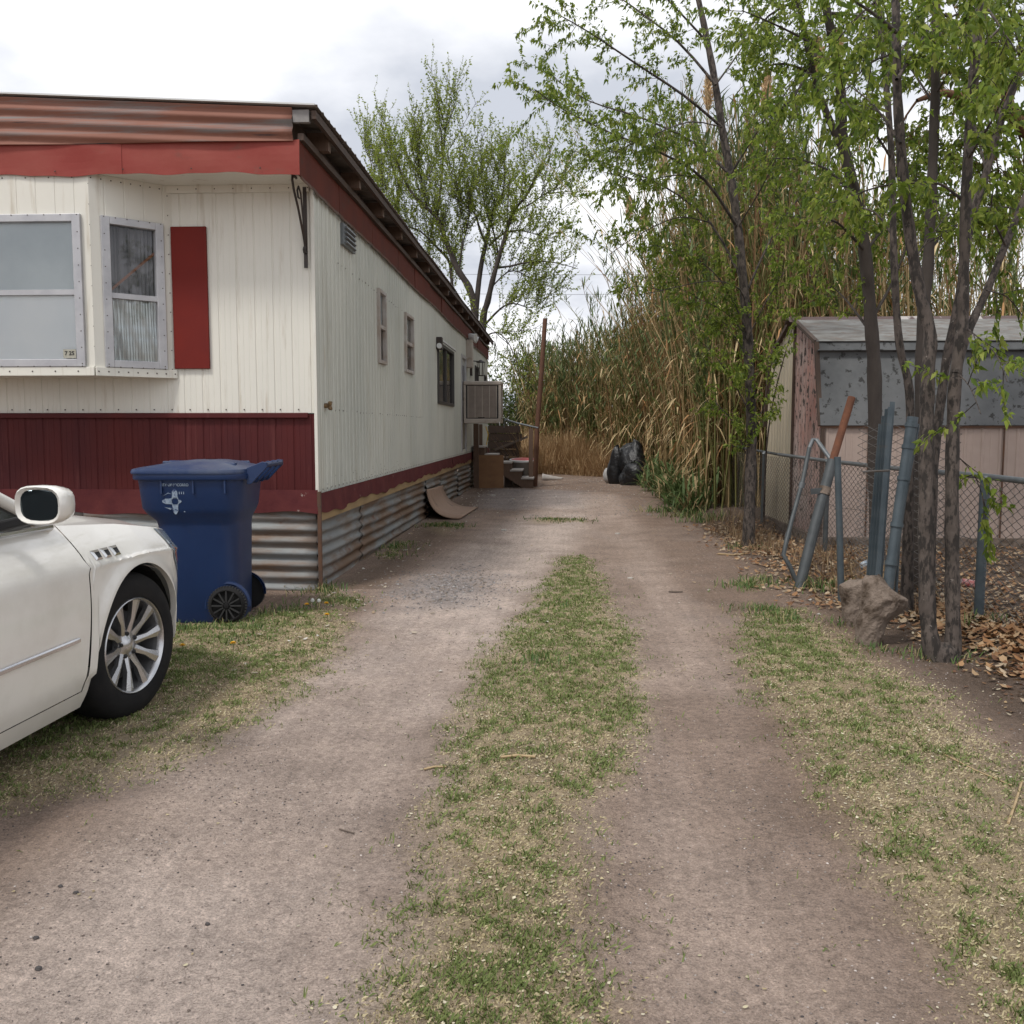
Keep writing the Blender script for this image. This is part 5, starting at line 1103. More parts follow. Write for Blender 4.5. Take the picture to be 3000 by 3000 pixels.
def chainlink(name, p0, p1, z0, z1, parent, dm=.062, r_=.0026, slack=.01, jag=0):
    p0 = Vector(p0); p1 = Vector(p1); Lg = (p1-p0).length; u_ = (p1-p0).normalized(); n_ = Vector((u_.y, -u_.x, 0)); m = int((z1-z0)/(dm*.5)); nw = int(Lg/dm)
    V = []; Fc = []
    for w_ in range(nw):
        ph = w_ % 2; top = m+(random.choice((0, 0, 1, -1)) if jag else 0)
        pts = []
        for k in range(top+1):
            a = w_*dm+(dm*.52 if (k+w_) % 2 == 0 else -dm*.52)+dm*.5; z = z0+(z1-z0)*k/m
            bow = slack*math.sin(a*2.3)*math.sin(math.pi*min(1, k/m)); pts.append(p0+u_*(a+.004*math.sin(z*9+w_))+n_*(bow+(.002 if (k+w_) % 2 else -.002))+Vector((0, 0, z)))
        for k in range(len(pts)-1):
            p, q = pts[k], pts[k+1]; d = (q-p).normalized(); s_ = n_; t_ = d.cross(s_); b0 = len(V)
            for e_ in (p, q):
                for j in range(3): an = j*2.0944; V.append(tuple(e_+(s_*math.cos(an)+t_*math.sin(an))*r_))
            for j in range(3): Fc.append((b0+j, b0+(j+1) % 3, b0+3+(j+1) % 3, b0+3+j))
    o = npmesh(name, np.array(V), np.array(Fc), M['mesh'], parent); o['kind'] = 'stuff'; return o
segs = [2.3, 4.5, 6.6, 8.5, 10.5, 12.5, 14.5, 16.5]
for k in range(len(segs)-1): chainlink('chain_link_mesh', (fx(segs[k]), segs[k], 0), (fx(segs[k+1]), segs[k+1], 0), .03, 1.06 if segs[k] < 12 else 1.02, fence, slack=.025)
MB().tube([(fx(y), y, .60+.02*math.sin(y*3)) for y in np.arange(4.5, 12, .5)], .003, 5).build('tension_wire', M['mesh'], fence)
# loose mesh standing higher behind the steel post bundle
lm = thing('mesh_offcut', 'loose jagged chain link piece standing behind the leaning posts', 'wire mesh', (2.72, 7.6, 0))
chainlink('chain_link_mesh', (2.42, 7.75, 0), (3.02, 7.2, 0), .1, 1.42, lm, slack=.05, jag=1)
# leaning pipes and posts (each stands on the ground where the photo shows its foot)
def pole(name, label, pts, r_, m_, group=None, n=12, caps=True):
    o = MB().tube(pts, r_, n).build(name, M[m_], None, smooth=True, origin=pts[0]); tag(o, label, 'pole', group); return o
def g2(u, v): p = gr(u, v); return Vector((p.x, p.y, H(p.x, p.y)))
# bent gate frame
gt = thing('bent_gate_frame', 'bent pipe gate frame with torn mesh leaning on the fence', 'gate', g2(1496, 1096))
a0 = g2(1506, 1100); yy = a0.y
pts = [a0+Vector((0, 0, -.03)), at(1490, 1068, yy+.02), at(1478, 1047, yy+.05), at(1484, 1020, yy+.10), at(1497, 970, yy+.2), at(1515, 905, yy+.35), at(1527, 845, yy+.45), at(1534, 829, yy+.47), at(1541, 830, yy+.46), at(1568, 868, yy+.3)]
MB().tube(pts[:7], .021, 10).build('side_tube', M['galvdark'], gt, smooth=True); MB().tube(pts[6:], .020, 10).build('top_tube', M['galv'], gt, smooth=True)
for (u, v) in ((1486, 1010), (1512, 915)): p = at(u, v, yy+.2); MB().tube([p-Vector((0, 0, .025)), p+Vector((.01, 0, .025))], .028, 10).build('clamp', M['galv'], gt, smooth=True)
b0 = g2(1506, 1110); by = b0.y
lp = thing('leaning_pipe', 'thick grey pipe leaning right with a rusty orange pipe in its top', 'pipe', b0)
d0 = at(1571, 868, by+.25); d1 = at(1607, 750, by+.42)
MB().tube([b0-Vector((0, 0, .04)), b0.lerp(d0, .5), d0], .047, 16).build('outer_pipe', M['galvdark'], lp, smooth=True); MB().tube([b0.lerp(d0, .93), d1], .034, 14).build('rusty_pipe', M['rustpipe'], lp, smooth=True)
p = b0.lerp(d0, .76); dn = (d0-b0).normalized(); MB().tube([p-dn*.04, p+dn*.03], .056, 16).build('clamp_band', M['conc'], lp, smooth=True); MB().bar(p+Vector((-.13, -.03, -.01)), p+Vector((-.03, -.03, 0)), .02, .05).build('latch', M['galvdark'], lp)
c0 = g2(1588, 1140); pole('gate_post', 'slim upright grey post between the leaning pipe and the concrete', [c0-Vector((0, 0, .05)), at(1584, 1000, c0.y), at(1580, 862, c0.y)], .026, 'galvblue')
# concrete footing and post
def lump(name, label, c, secs_, seed):
    n = 64; c = Vector(c); S_ = np.array(secs_); zz_ = np.linspace(S_[0, 0], S_[-1, 0], 44); rows = []
    for z in zz_:
        rx, ry, ox, oy = [np.interp(z, S_[:, 0], S_[:, q]) for q in (1, 2, 3, 4)]; row = []
        for k in range(n):
            t = 2*math.pi*k/n; cx_, cy_ = math.cos(t), math.sin(t)
            d = 1+.40*(float(fbm(cx_*1.6+seed+20, cy_*1.6+z*9+20, 3, 4))-.5)+.24*(float(fbm(cx_*5+seed+20, cy_*5+z*26+20, 6, 3))-.5)
            row.append((c.x+(ox+rx*d*cx_)*.9, c.y+(oy+ry*d*cy_)*.9, c.z+z*.95+.05*(float(fbm(cx_*2+30, cy_*2+seed+30, 8))-.5)))
        rows.append(row)
    b = MB().grid(rows, True); b.add(rows[-1], [tuple(range(n))]); o = b.build(name, M['conc'], None, smooth=60, origin=c); tag(o, label, 'concrete'); return o
cb = g2(1645, 1222)
lump('concrete_footing', 'pulled up lump of concrete footing, narrow foot and flared top, at the post', cb+Vector((.06, .10, 0)), [(-.04, .085, .08, -.05, 0), (.02, .092, .09, -.05, 0), (.10, .098, .095, -.04, 0), (.17, .11, .10, -.03, 0), (.22, .135, .12, .01, 0), (.28, .155, .13, .035, .0), (.33, .155, .13, .04, 0), (.37, .12, .11, .0, 0), (.43, .085, .085, -.03, 0), (.47, .055, .055, -.03, 0)], 4)
lump('concrete_lump', 'smaller broken concrete lump left of the flared footing', g2(1610, 1190)+Vector((.06, .16, 0)), [(-.03, .07, .08, 0, 0), (.05, .09, .09, 0, 0), (.16, .10, .10, .0, 0), (.26, .12, .12, .0, 0), (.31, .13, .11, 0, 0), (.35, .08, .07, .03, 0)], 9)
py_ = cb.y+.10; f0 = at(1676, 1100, py_); f1 = at(1722, 787, py_+.10)
ep_ = thing('end_post', 'thick blue grey fence post standing in the concrete footing', 'post', f0)
MB().tube([f0-Vector((.01, 0, .12)), f0.lerp(f1, .5), f1], .036, 14).build('tube', M['galvblue'], ep_, smooth=True)
for t in (.12, .35, .63, .82, .95): p = f0.lerp(f1, t); dn = (f1-f0).normalized(); MB().tube([p-dn*.013, p+dn*.013], .042, 14).build('tension_band', M['galvblue'], ep_, smooth=True)
MB().tube([at(1690, 1130, py_+.04), at(1697, 1000, py_+.04), at(1733, 800, py_+.12)], .010, 6).build('tension_bar', M['galvblue'], ep_)
# bundle of steel posts leaning beside it
for k, (ub, ut, vt, dy_, lb) in enumerate([(1640, 1662, 800, .62, 'leftmost thin steel post of the leaning bundle'), (1646, 1668, 785, .58, 'second steel post from the left in the leaning bundle'), (1652, 1674, 772, .54, 'middle steel post of the leaning bundle'), (1657, 1680, 768, .50, 'fourth steel post, tallest but one of the leaning bundle'), (1661, 1684, 758, .56, 'rightmost and tallest thin steel post of the leaning bundle')]):
    Y0 = py_+dy_; p = at(ub, 1075, Y0); q = at(ut, vt, Y0+.12); p = p+(p-q).normalized()*((p.z-H(p.x, p.y)+.03)/max(.2, (q-p).normalized().z)); t_ = thing('steel_post', lb, 'post', p, group='steel posts leaning in a bundle')
    MB().bar(p, q, .034, .006, (0, 1, 0)).bar(p+Vector((0, .014, 0)), q+Vector((0, .014, 0)), .006, .030, (0, 1, 0)).build('web', M['galvblue'], t_)
p_ = at(1650, 890, py_+.53); MB().tube([p_+Vector((-.09, -.03, 0)), p_+Vector((.09, -.03, .01))], .008, 6).build('tie_wire', M['mesh'], None, origin=p_)
bpy.data.objects['tie_wire'].parent = None; tag(bpy.data.objects['tie_wire'], 'twisted wire tied round the leaning steel posts', 'wire')
# litter by the fence
def can(u, v, m_, label, r_=.033, ln_=.11, a=.4):
    p = g2(u, v); d = Vector((math.cos(a), math.sin(a), .12)).normalized(); c = p+Vector((0, 0, r_+.01)); t = thing('drink_can', label, 'can', p)
    MB().tube([c-d*ln_*.5, c-d*ln_*.46, c+d*ln_*.46, c+d*ln_*.5], [r_*.8, r_, r_, r_*.8], 14).build('can_body', m_, t, smooth=40); MB().tube([c+d*ln_*.5, c+d*ln_*.515], r_*.82, 14).build('can_end', M['alu'], t, smooth=40)
can(1825, 1130, mat('red label', (.30, .03, .03), (.45, .30, .28), 30, rough=.4), 'red and white drink can among the brown leaves behind the fence', a=2.9)
can(1632, 1090, mat('blue white wrapper', (.16, .25, .36), (.55, .58, .60), 40, rough=.3), 'crushed blue and silver can beside the concrete lump', a=.8)
# ================================================================ VEGETATION
M['leaf'] = mat('spring leaves', (0, 0, 0), attr=True, rough=.5, trans=.55, spec=.3)
M['canemat'] = mat('cane stems and leaves', (0, 0, 0), attr=True, rough=.65, trans=.22, spec=.3)
M['bark'] = mat('grey brown bark', (.066, .052, .044), (.112, .090, .077), 12, (1, 1, .6), rough=.9, stain=(.026, .021, .018), ssc=20, sst=(1.6, 1.6, .6), slo=.46, shi=.56, stain2=(.20, .175, .155), s2sc=26, s2lo=.66, s2hi=.70, bump=.012, bsc=26, bst=(1, 1, .4))
M['barkdark'] = mat('dark bark', (.038, .030, .026), (.062, .050, .043), 7, (1, 1, .35), rough=.9, bump=.008, bsc=26, bst=(1, 1, .4))
M['barkrust'] = mat('rusty brown bark', (.15, .072, .035), (.085, .045, .026), 5, rough=.9, bump=.015, bsc=14)
def leafmesh(name, P, Dn, size, cols, mt, parent, aspect=.42, droop=.35):
    P = np.asarray(P, float); Dn = np.asarray(Dn, float); n = len(P); Dn = Dn/np.linalg.norm(Dn, axis=1, keepdims=True)
    r = rng.randn(n, 3); S = np.cross(Dn, r); S /= np.linalg.norm(S, axis=1, keepdims=True); Nn = np.cross(S, Dn); L_ = (size*(.6+.8*rng.rand(n)))[:, None]; W_ = L_*aspect
    dz = np.zeros((n, 3)); dz[:, 2] = -1
    b = P; l1 = P+Dn*L_*.35+S*W_*.5+Nn*W_*.18; r1 = P+Dn*L_*.35-S*W_*.5+Nn*W_*.18; m_ = P+Dn*L_*.55; tp = P+Dn*L_+dz*L_*droop
    V = np.stack([b, l1, tp, r1, m_], 1).reshape(-1, 3); i5 = np.arange(n)[:, None]*5
    Fc = np.concatenate([i5+np.array([[0, 4, 1]]), i5+np.array([[1, 4, 2]]), i5+np.array([[0, 3, 4]]), i5+np.array([[3, 2, 4]])])
    c = np.array(cols)[rng.randint(0, len(cols), n)]*(.75+.5*rng.rand(n, 1)); return npmesh(name, V, Fc, mt, parent, col=np.repeat(c, 5, 0))
def jit(s): return Vector((random.gauss(0, s), random.gauss(0, s), random.gauss(0, s)))
def perp(d, ang, az):
    d = d.normalized(); a = d.orthogonal().normalized(); b = d.cross(a); return d*math.cos(ang)+(a*math.cos(az)+b*math.sin(az))*math.sin(ang)
class Tree:
    def __init__(s, name, label, base, bark, group=None):
        s.t = thing(name, label, 'tree', base, group=group); s.bark = bark; s.br = MB(); s.P = []; s.D = []
    def stem(s, pts, r, name='trunk', n=12):
        pts = smoothpts(pts, 4); m = len(pts)
        rad = [r[0]+(r[1]-r[0])*i/(m-1) for i in range(m)]; rad = [q*(1+.07*math.sin(i*1.7)+(.45*max(0, 1-i/5) if name == 'trunk' else 0)) for i, q in enumerate(rad)]
        MB().tube(pts, rad, n).build(name, M[s.bark], s.t, smooth=60); return pts
    def limb(s, pts, r, n=6):
        pts = smoothpts(pts, 3); m = len(pts); s.br.tube(pts, [r[0]+(r[1]-r[0])*i/(m-1) for i in range(m)], n, cap=False); return pts
    def twig(s, p, d, L_, r, nodes, up=.0, lv=0, leafstep=.05, spread=1.0):
        k = 4; pts = [p.copy()]; d = d.normalized()
        for i in range(k): d = (d+jit(.14)+Vector((0, 0, up))).normalized(); p = p+d*L_/k; pts.append(p.copy())
        s.br.tube(pts, [r*(1-.75*i/k) for i in range(k+1)], 3, cap=False)
        if nodes:
            cnt = max(2, int(L_/leafstep))
            for i in range(cnt):
                t = .2+.8*(i+random.random()*.5)/cnt; q = min(int(t*k), k-1); f = t*k-q; pp = pts[q].lerp(pts[q+1], min(1, f)); s.P.append(pp); s.D.append(perp(d, random.uniform(.6, 1.3), random.uniform(0, 6.28)))
        return pts
    def foliate(s, pts, every, L_, up=.05, leafstep=.05, skip=.2, sub=2, ang=(.5, 1.1), r=.004):
        tot = 0
        for i in range(len(pts)-1):
            a, b = pts[i], pts[i+1]; seg = (b-a).length
            if i/len(pts) < skip: continue
            n_ = seg/every; n_ = int(n_)+(random.random() < n_-int(n_))
            for k in range(n_):
                p = a.lerp(b, random.random()); d = perp(b-a, random.uniform(*ang), random.uniform(0, 6.28)); LL = L_*random.uniform(.5, 1.2)
                tp = s.twig(p, d, LL, r, True, up, leafstep=leafstep)
                for q in range(sub): s.twig(tp[random.randint(1, 4)], perp(tp[-1]-tp[0], random.uniform(.4, .9), random.uniform(0, 6.28)), LL*.55, r*.6, True, up, leafstep=leafstep)
    def finish(s, size, cols, per=3, aspect=.50, gravity=.55, droop=.35):
        b = s.br.build('branches', M[s.bark], s.t, smooth=60) if s.br.v else None
        if s.P:
            P = np.repeat(np.array([tuple(p) for p in s.P]), per, 0); D_ = np.repeat(np.array([tuple(p) for p in s.D]), per, 0); D_ = D_+.65*rng.randn(*D_.shape); D_[:, 2] -= gravity; P = P+.012*rng.randn(*P.shape)
            leafmesh('crown', P, D_, size, cols, M['leaf'], s.t, aspect, droop)
        return len(s.P)*per
def smoothpts(pts, k):
    pts = [Vector(p) for p in pts]; out = []
    for i in range(len(pts)-1):
        p0, p1, p2, p3 = pts[max(i-1, 0)], pts[i], pts[i+1], pts[min(i+2, len(pts)-1)]
        for j in range(k):
            t = j/k; out.append(.5*((2*p1)+(p2-p0)*t+(2*p0-5*p1+4*p2-p3)*t*t+(3*p1-p0-3*p2+p3)*t**3))
    out.append(pts[-1]); return out
def path(uv, y0, y1=None):
    y1 = y0 if y1 is None else y1; n = len(uv)-1; return [at(u, v, y0+(y1-y0)*i/n) for i, (u, v) in enumerate(uv)]
GREENS = [(.150, .220, .028), (.195, .268, .036), (.245, .310, .048), (.105, .165, .028), (.31, .36, .075)]
# ---- slim tree in front of the fence
bA = g2(1412, 1032); T = Tree('slim_tree', 'slim tree with a single thin leaning trunk before the fence', bA, 'bark'); YA = bA.y
tr = T.stem([bA-Vector((0, 0, .12))]+path([(1413, 1000), (1416, 900), (1418, 800), (1411, 640), (1405, 560), (1392, 430), (1378, 330), (1362, 240), (1350, 160), (1335, 80), (1318, 0), (1300, -80), (1280, -170)], YA, YA+.3), (.070, .026))
for k, (uv, y1, r0) in enumerate([([(1392, 430), (1330, 340), (1250, 290), (1150, 250), (1060, 205), (1008, 168)], -1.3, .020), ([(1378, 330), (1310, 270), (1210, 222), (1110, 190), (1035, 140)], .9, .018), ([(1362, 240), (1290, 180), (1200, 120), (1110, 60), (1040, 20)], -.8, .018),
                                  ([(1350, 160), (1280, 80), (1190, 10), (1100, -50)], .7, .018), ([(1405, 540), (1340, 420), (1250, 350), (1160, 315), (1085, 285)], .6, .016), ([(1335, 80), (1270, 10), (1200, -60)], -.5, .015),
                                  ([(1378, 330), (1440, 230), (1500, 150), (1540, 60)], -.6, .016), ([(1405, 560), (1455, 450), (1510, 370), (1560, 320)], .5, .014), ([(1350, 160), (1400, 90), (1450, 0)], .6, .014), ([(1330, 340), (1280, 330), (1210, 340), (1140, 325)], .3, .009),
                                  ([(1340, 420), (1280, 410), (1210, 440), (1150, 480)], -.5, .008), ([(1362, 240), (1300, 230), (1220, 260), (1150, 290)], -1.4, .009), ([(1392, 430), (1450, 330), (1480, 250)], -1.0, .01)]):
    lp_ = T.limb(path(uv, YA+.1, YA+y1), (r0, .004)); T.foliate(lp_, .080, .46, .02, .05, .12, 2)
T.limb(path([(1412, 600), (1396, 546), (1340, 530), (1250, 548), (1190, 560)], YA, YA-.6), (.010, .003)); lp_ = T.limb(path([(1250, 548), (1200, 540), (1160, 552)], YA-.4, YA-.8), (.005, .002)); T.foliate(lp_, .08, .22, .02, .05, 0, 1)
for uv in ([(1411, 640), (1370, 590), (1310, 560), (1240, 520)], [(1408, 620), (1360, 530), (1300, 480), (1220, 460)], [(1416, 780), (1370, 700), (1330, 650)], [(1417, 830), (1450, 740), (1470, 660)], [(1410, 640), (1450, 560), (1490, 500)], [(1416, 700), (1390, 640), (1345, 600)], [(1416, 880), (1385, 800), (1350, 760)]):
    lp_ = T.limb(path(uv, YA, YA+random.uniform(-.5, .6)), (.009, .003)); T.foliate(lp_, .055, .36, .03, .05, .1, 2)
nA = T.finish(.047, GREENS, 4)
# ---- dark tree behind the fence
bB = Vector((at(1655, 1100, 8.9).x, 8.9, .02)); T = Tree('dark_tree', 'dark stemmed tree behind the leaning posts, forked high up', bB, 'barkdark')
T.stem([bB-Vector((0, 0, .1))]+path([(1655, 1060), (1652, 900), (1650, 715), (1645, 630), (1632, 475), (1616, 375), (1592, 275), (1584, 150), (1561, 25), (1540, -80)], 8.9, 8.7), (.074, .034))
l1 = T.limb(path([(1598, 300), (1560, 215), (1535, 140), (1505, 0), (1490, -90)], 8.8, 8.6), (.036, .018), 8); l2 = T.limb(path([(1652, 590), (1680, 540), (1705, 480), (1725, 420)], 8.9, 9.2), (.016, .006))
for k, (uv, y1) in enumerate([([(1584, 150), (1540, 90), (1470, 50), (1400, 20)], 8.0), ([(1616, 375), (1560, 320), (1500, 300), (1440, 300)], 9.4), ([(1592, 275), (1640, 200), (1680, 120)], 9.3), ([(1632, 475), (1580, 420), (1530, 410)], 8.2), ([(1561, 25), (1620, 30), (1680, 60)], 8.1), ([(1584, 150), (1630, 90), (1660, 20)], 8.9),
                              ([(1535, 140), (1480, 120), (1430, 130)], 8.8), ([(1505, 0), (1450, 30), (1400, 90)], 9.2), ([(1632, 475), (1680, 420), (1740, 390)], 9.6), ([(1645, 630), (1600, 570), (1570, 540)], 9.4), ([(1540, 100), (1500, 180), (1450, 220)], 7.9)]):
    lp_ = T.limb(path(uv, 8.8, y1), (.016, .004)); T.foliate(lp_, .065, .50, .02, .05, .05, 2)
T.foliate(l1, .09, .45, .02, .06, .2, 2); T.foliate(l2, .12, .4, .02, .06, .2, 1); T.finish(.046, GREENS, 4)
# ---- twin trunk clump nearest the camera
bC = g2(1772, 1245); YC = bC.y; T = Tree('twin_trunk_tree', 'twin trunked tree rising from one base right of the concrete', bC, 'bark')
T.stem([bC+Vector((.0, 0, -.1))]+path([(1757, 1215), (1750, 1150), (1747, 1000), (1748, 850), (1750, 715), (1755, 635), (1740, 572), (1724, 490), (1709, 380), (1699, 270), (1692, 150), (1690, 0), (1686, -140)], YC, YC+.25), (.052, .022), n=16)
c2 = T.stem([bC+Vector((.07, .02, -.1))]+path([(1798, 1215), (1797, 1120), (1796, 1000), (1797, 850), (1802, 720), (1816, 614), (1818, 525), (1826, 300), (1841, 100), (1850, 0), (1858, -140)], YC+.02, YC+.2), (.047, .023), n=16)
T.stem(path([(1803, 705), (1822, 640), (1838, 600), (1862, 548), (1897, 462), (1935, 370), (1975, 280)], YC+.08, YC+.4), (.026, .019), 'fork', 10)
T.stem([bC+Vector((.03, .03, -.06)), bC+Vector((.02, .02, .05)), bC+Vector((.02, .03, .10))], (.115, .06), 'root_flare', 14)
for (uv, y1, r0) in [([(1818, 380), (1800, 365), (1772, 347), (1720, 345), (1660, 352), (1600, 372), (1560, 385)], 5.9, .010), ([(1690, 60), (1640, 20), (1560, -30)], 5.2, .014), ([(1692, 150), (1730, 90), (1770, 20)], 6.2, .012), ([(1841, 100), (1800, 40), (1740, 10)], 5.2, .012), ([(1841, 100), (1890, 50), (1932, 20)], 6.0, .012),
                     ([(1826, 300), (1870, 230), (1910, 150)], 5.0, .010), ([(1699, 270), (1650, 200), (1600, 160)], 6.3, .010), ([(1850, 0), (1880, 40), (1920, 100)], 5.3, .010), ([(1724, 490), (1760, 440), (1790, 400)], 6.2, .006), ([(1897, 462), (1870, 400), (1880, 330)], 5.4, .007), ([(1692, 100), (1640, 120), (1590, 180)], 5.3, .008),
                     ([(1816, 614), (1850, 640), (1880, 670), (1900, 720)], 5.2, .004), ([(1803, 700), (1830, 730), (1850, 780)], 5.3, .004), ([(1862, 548), (1900, 560), (1932, 600)], 6.3, .005), ([(1797, 850), (1840, 900), (1860, 960)], 6.2, .003)]:
    lp_ = T.limb(path(uv, YC+.15, y1), (r0, .003)); T.foliate(lp_, .085 if r0 > .006 else .10, .36, .0, .05, .10, 2 if r0 > .006 else 0)
T.finish(.048, GREENS, 4)
# ---- thinner stems right behind it
for (nm, lb, uv, y0, r, fol) in [('thin_tree', 'thin grey stem rising just left of the twin trunks', [(1712, 1130), (1715, 900), (1716, 740), (1697, 650), (1687, 500), (1682, 300), (1671, 150), (1656, 0), (1645, -100)], 7.0, (.034, .016), [([(1682, 300), (1640, 240), (1590, 230)], 6.6), ([(1671, 150), (1710, 80), (1750, 40)], 7.6), ([(1656, 0), (1610, 40), (1560, 100)], 7.3), ([(1687, 450), (1650, 400), (1600, 390)], 7.5)]),
                                 ('straight_tree', 'straight dark stem seen between the twin trunks', [(1738, 1120), (1737, 900), (1738, 700), (1742, 600), (1751, 500), (1758, 350), (1764, 200), (1766, 50), (1768, -90)], 7.6, (.052, .030), [([(1758, 350), (1800, 270), (1850, 220)], 8.2), ([(1764, 200), (1720, 130), (1690, 80)], 8.0), ([(1764, 180), (1810, 110), (1870, 70)], 7.1), ([(1751, 480), (1790, 430), (1840, 420)], 8.4), ([(1766, 50), (1820, 20), (1880, 10)], 7.9), ([(1758, 380), (1720, 330), (1690, 320)], 8.4)]),
                                 ('leaning_tree', 'stem leaning far to the right behind the twin trunks', [(1752, 1110), (1758, 950), (1764, 850), (1776, 750), (1789, 660), (1810, 560), (1830, 425), (1861, 325), (1890, 225), (1934, 110), (1970, 0)], 6.9, (.036, .022), [([(1861, 325), (1840, 240), (1820, 180)], 7.4), ([(1890, 225), (1932, 200), (1980, 200)], 6.5), ([(1890, 225), (1870, 140), (1850, 60)], 7.5), ([(1830, 425), (1880, 390), (1930, 400)], 7.4), ([(1934, 110), (1910, 40), (1900, -20)], 6.6)])]:
    b0_ = at(*uv[0], y0); b0_.z = H(b0_.x, b0_.y); T = Tree(nm, lb, b0_, 'bark' if nm != 'straight_tree' else 'barkdark'); T.stem([b0_-Vector((0, 0, .1))]+path(uv[1:], y0), r)
    for f_, y1 in fol: lp_ = T.limb(path(f_, y0, y1), (.011, .003)); T.foliate(lp_, .075, .45, .02, .05, .05, 2)
    T.finish(.046, GREENS, 4)
# ---- old tree outside the frame whose rusty limb reaches in
bE = Vector((5.6, 9.4, 0)); T = Tree('old_tree', 'old tree at right whose thick rusty brown limb enters the picture', bE, 'barkrust')
T.stem([bE-Vector((0, 0, .1)), Vector((5.55, 9.4, 1.5)), Vector((5.5, 9.4, 3.0)), Vector((5.3, 9.3, 4.2)), Vector((5.6, 9.3, 5.6))], (.20, .12))
l1 = T.limb([Vector((5.35, 9.35, 3.7))]+path([(1960, 260), (1910, 215), (1860, 205), (1830, 190), (1780, 175), (1730, 190)], 9.3, 9.0), (.10, .018), 10)
l2 = T.limb(path([(1905, 212), (1890, 165), (1840, 160), (1800, 130)], 9.2, 9.5), (.06, .012), 8)
for f_, y1 in [([(1860, 205), (1900, 130), (1932, 60)], 9.8), ([(1830, 190), (1810, 90), (1830, 20)], 9.6), ([(1780, 175), (1760, 240), (1800, 300)], 9.8), ([(1905, 212), (1932, 290), (1925, 360)], 9.6), ([(1860, 205), (1880, 300), (1900, 420)], 9.9), ([(1730, 190), (1700, 240), (1690, 330)], 9.4), ([(1932, 60), (1890, 20), (1850, -10)], 9.4)]:
    lp_ = T.limb(path(f_, 9.3, y1), (.012, .004)); T.foliate(lp_, .065, .55, .02, .05, .05, 2)
T.foliate(l1, .15, .4, .03, .06, .4, 2); T.foliate(l2, .12, .4, .03, .06, .2, 2); T.finish(.060, [(.12, .16, .025), (.16, .20, .035), (.09, .14, .02), (.20, .15, .05)], 3)
# ---- sapling against the shed gable
b0_ = at(1441, 960, 12.6); b0_.z = .08; T = Tree('sapling', 'young leafy shoot climbing in front of the shed gable', b0_, 'bark')
lp_ = T.limb([b0_]+path([(1446, 850), (1458, 760), (1475, 690), (1492, 630), (1500, 600)], 12.6, 12.4), (.012, .004)); T.foliate(lp_, .13, .20, .05, .05, .25, 0); T.finish(.055, GREENS, 2)
# ---- tall spring tree behind the house
def z8(x, y):
    y = 1750-(1750-y)*.865 if y < 1750 else y; return ((1000+x*.4658)/PS, (150+y*.4658)/PS)
YD = 34.0; b0_ = at(895, 700, YD); b0_.z = 0; T = Tree('tall_spring_tree', 'tall upswept tree in fresh yellow green leaf behind the house', b0_, 'barkdark')
ST = [([(845, 2150), (835, 1800), (840, 1600), (800, 1440), (740, 1330), (700, 1230), (650, 1080), (600, 930), (540, 870), (440, 750), (390, 650), (340, 500)], .30, .05, 0), ([(845, 1640), (865, 1400), (890, 1220), (910, 1130), (940, 950), (960, 880), (1010, 780), (1030, 600), (1020, 400)], .20, .04, 1.0),
      ([(880, 2150), (890, 1700), (920, 1550), (950, 1400), (990, 1230), (1030, 1080), (1080, 900), (1160, 780), (1230, 630), (1270, 560)], .24, .04, -1.0), ([(838, 1960), (760, 1840), (710, 1720), (700, 1500), (690, 1340), (670, 1240), (580, 1130), (500, 1040), (400, 990), (330, 900)], .18, .03, 1.5), ([(600, 930), (620, 780), (640, 500), (650, 300), (620, 130)], .10, .03, .6),
      ([(910, 1130), (870, 1020), (840, 910), (760, 820), (720, 700)], .10, .03, -.8), ([(930, 1140), (1010, 1060), (1100, 1030), (1200, 1050), (1300, 1090)], .08, .02, -1.5), ([(900, 1720), (1000, 1600), (1080, 1560), (1180, 1590), (1260, 1560)], .08, .02, -1.0), ([(838, 1930), (700, 1790), (590, 1640), (555, 1480), (550, 1300), (555, 1100), (580, 950), (560, 700), (540, 400)], .10, .03, 2.0),
      ([(600, 1660), (480, 1480), (410, 1280), (370, 1000), (350, 750), (330, 600), (300, 400)], .09, .02, 2.5), ([(470, 1470), (390, 1280), (340, 1100), (300, 920), (260, 800), (200, 600), (150, 350)], .08, .02, 3), ([(1080, 900), (1200, 830), (1290, 760), (1400, 760)], .07, .02, -1), ([(990, 1230), (960, 1050), (900, 850), (880, 600)], .08, .02, 1.2), ([(940, 1450), (1050, 1330), (1150, 1350), (1220, 1430)], .06, .02, -.4), ([(890, 1800), (980, 1770), (1060, 1850), (1090, 1960)], .06, .02, -.8), ([(740, 1330), (760, 1150), (800, 950), (790, 800)], .07, .02, -.5), ([(540, 870), (500, 650), (470, 420)], .07, .02, 0)]
for k, (pp, r0, r1, dy_) in enumerate(ST):
    pts = path([z8(*q) for q in pp], YD, YD+dy_); r0, r1 = r0*.55, r1*.4
    if k in (0, 2): pts = T.stem(pts, (r0, r1), n=10)
    else: pts = T.limb(pts, (r0, r1), 6)
    T.foliate(pts, .105, 1.15, .25, .085, .30 if k not in (6, 7, 13, 14) else .15, 3, (.25, .9), .010)
    for j in range(7):
        i_ = random.randint(int(len(pts)*.35), len(pts)-2); p0 = pts[i_]; d = ((pts[i_+1]-p0).normalized()*.5+Vector((0, 0, .55))+jit(.45)).normalized(); q0 = [p0]
        for e_ in range(3): d = (d+jit(.12)+Vector((0, 0, .10))).normalized(); q0.append(q0[-1]+d*random.uniform(.5, .85))
        T.foliate(T.limb(q0, (.016, .005), 4), .15, .75, .2, .09, .1, 1, (.3, .9), .008)
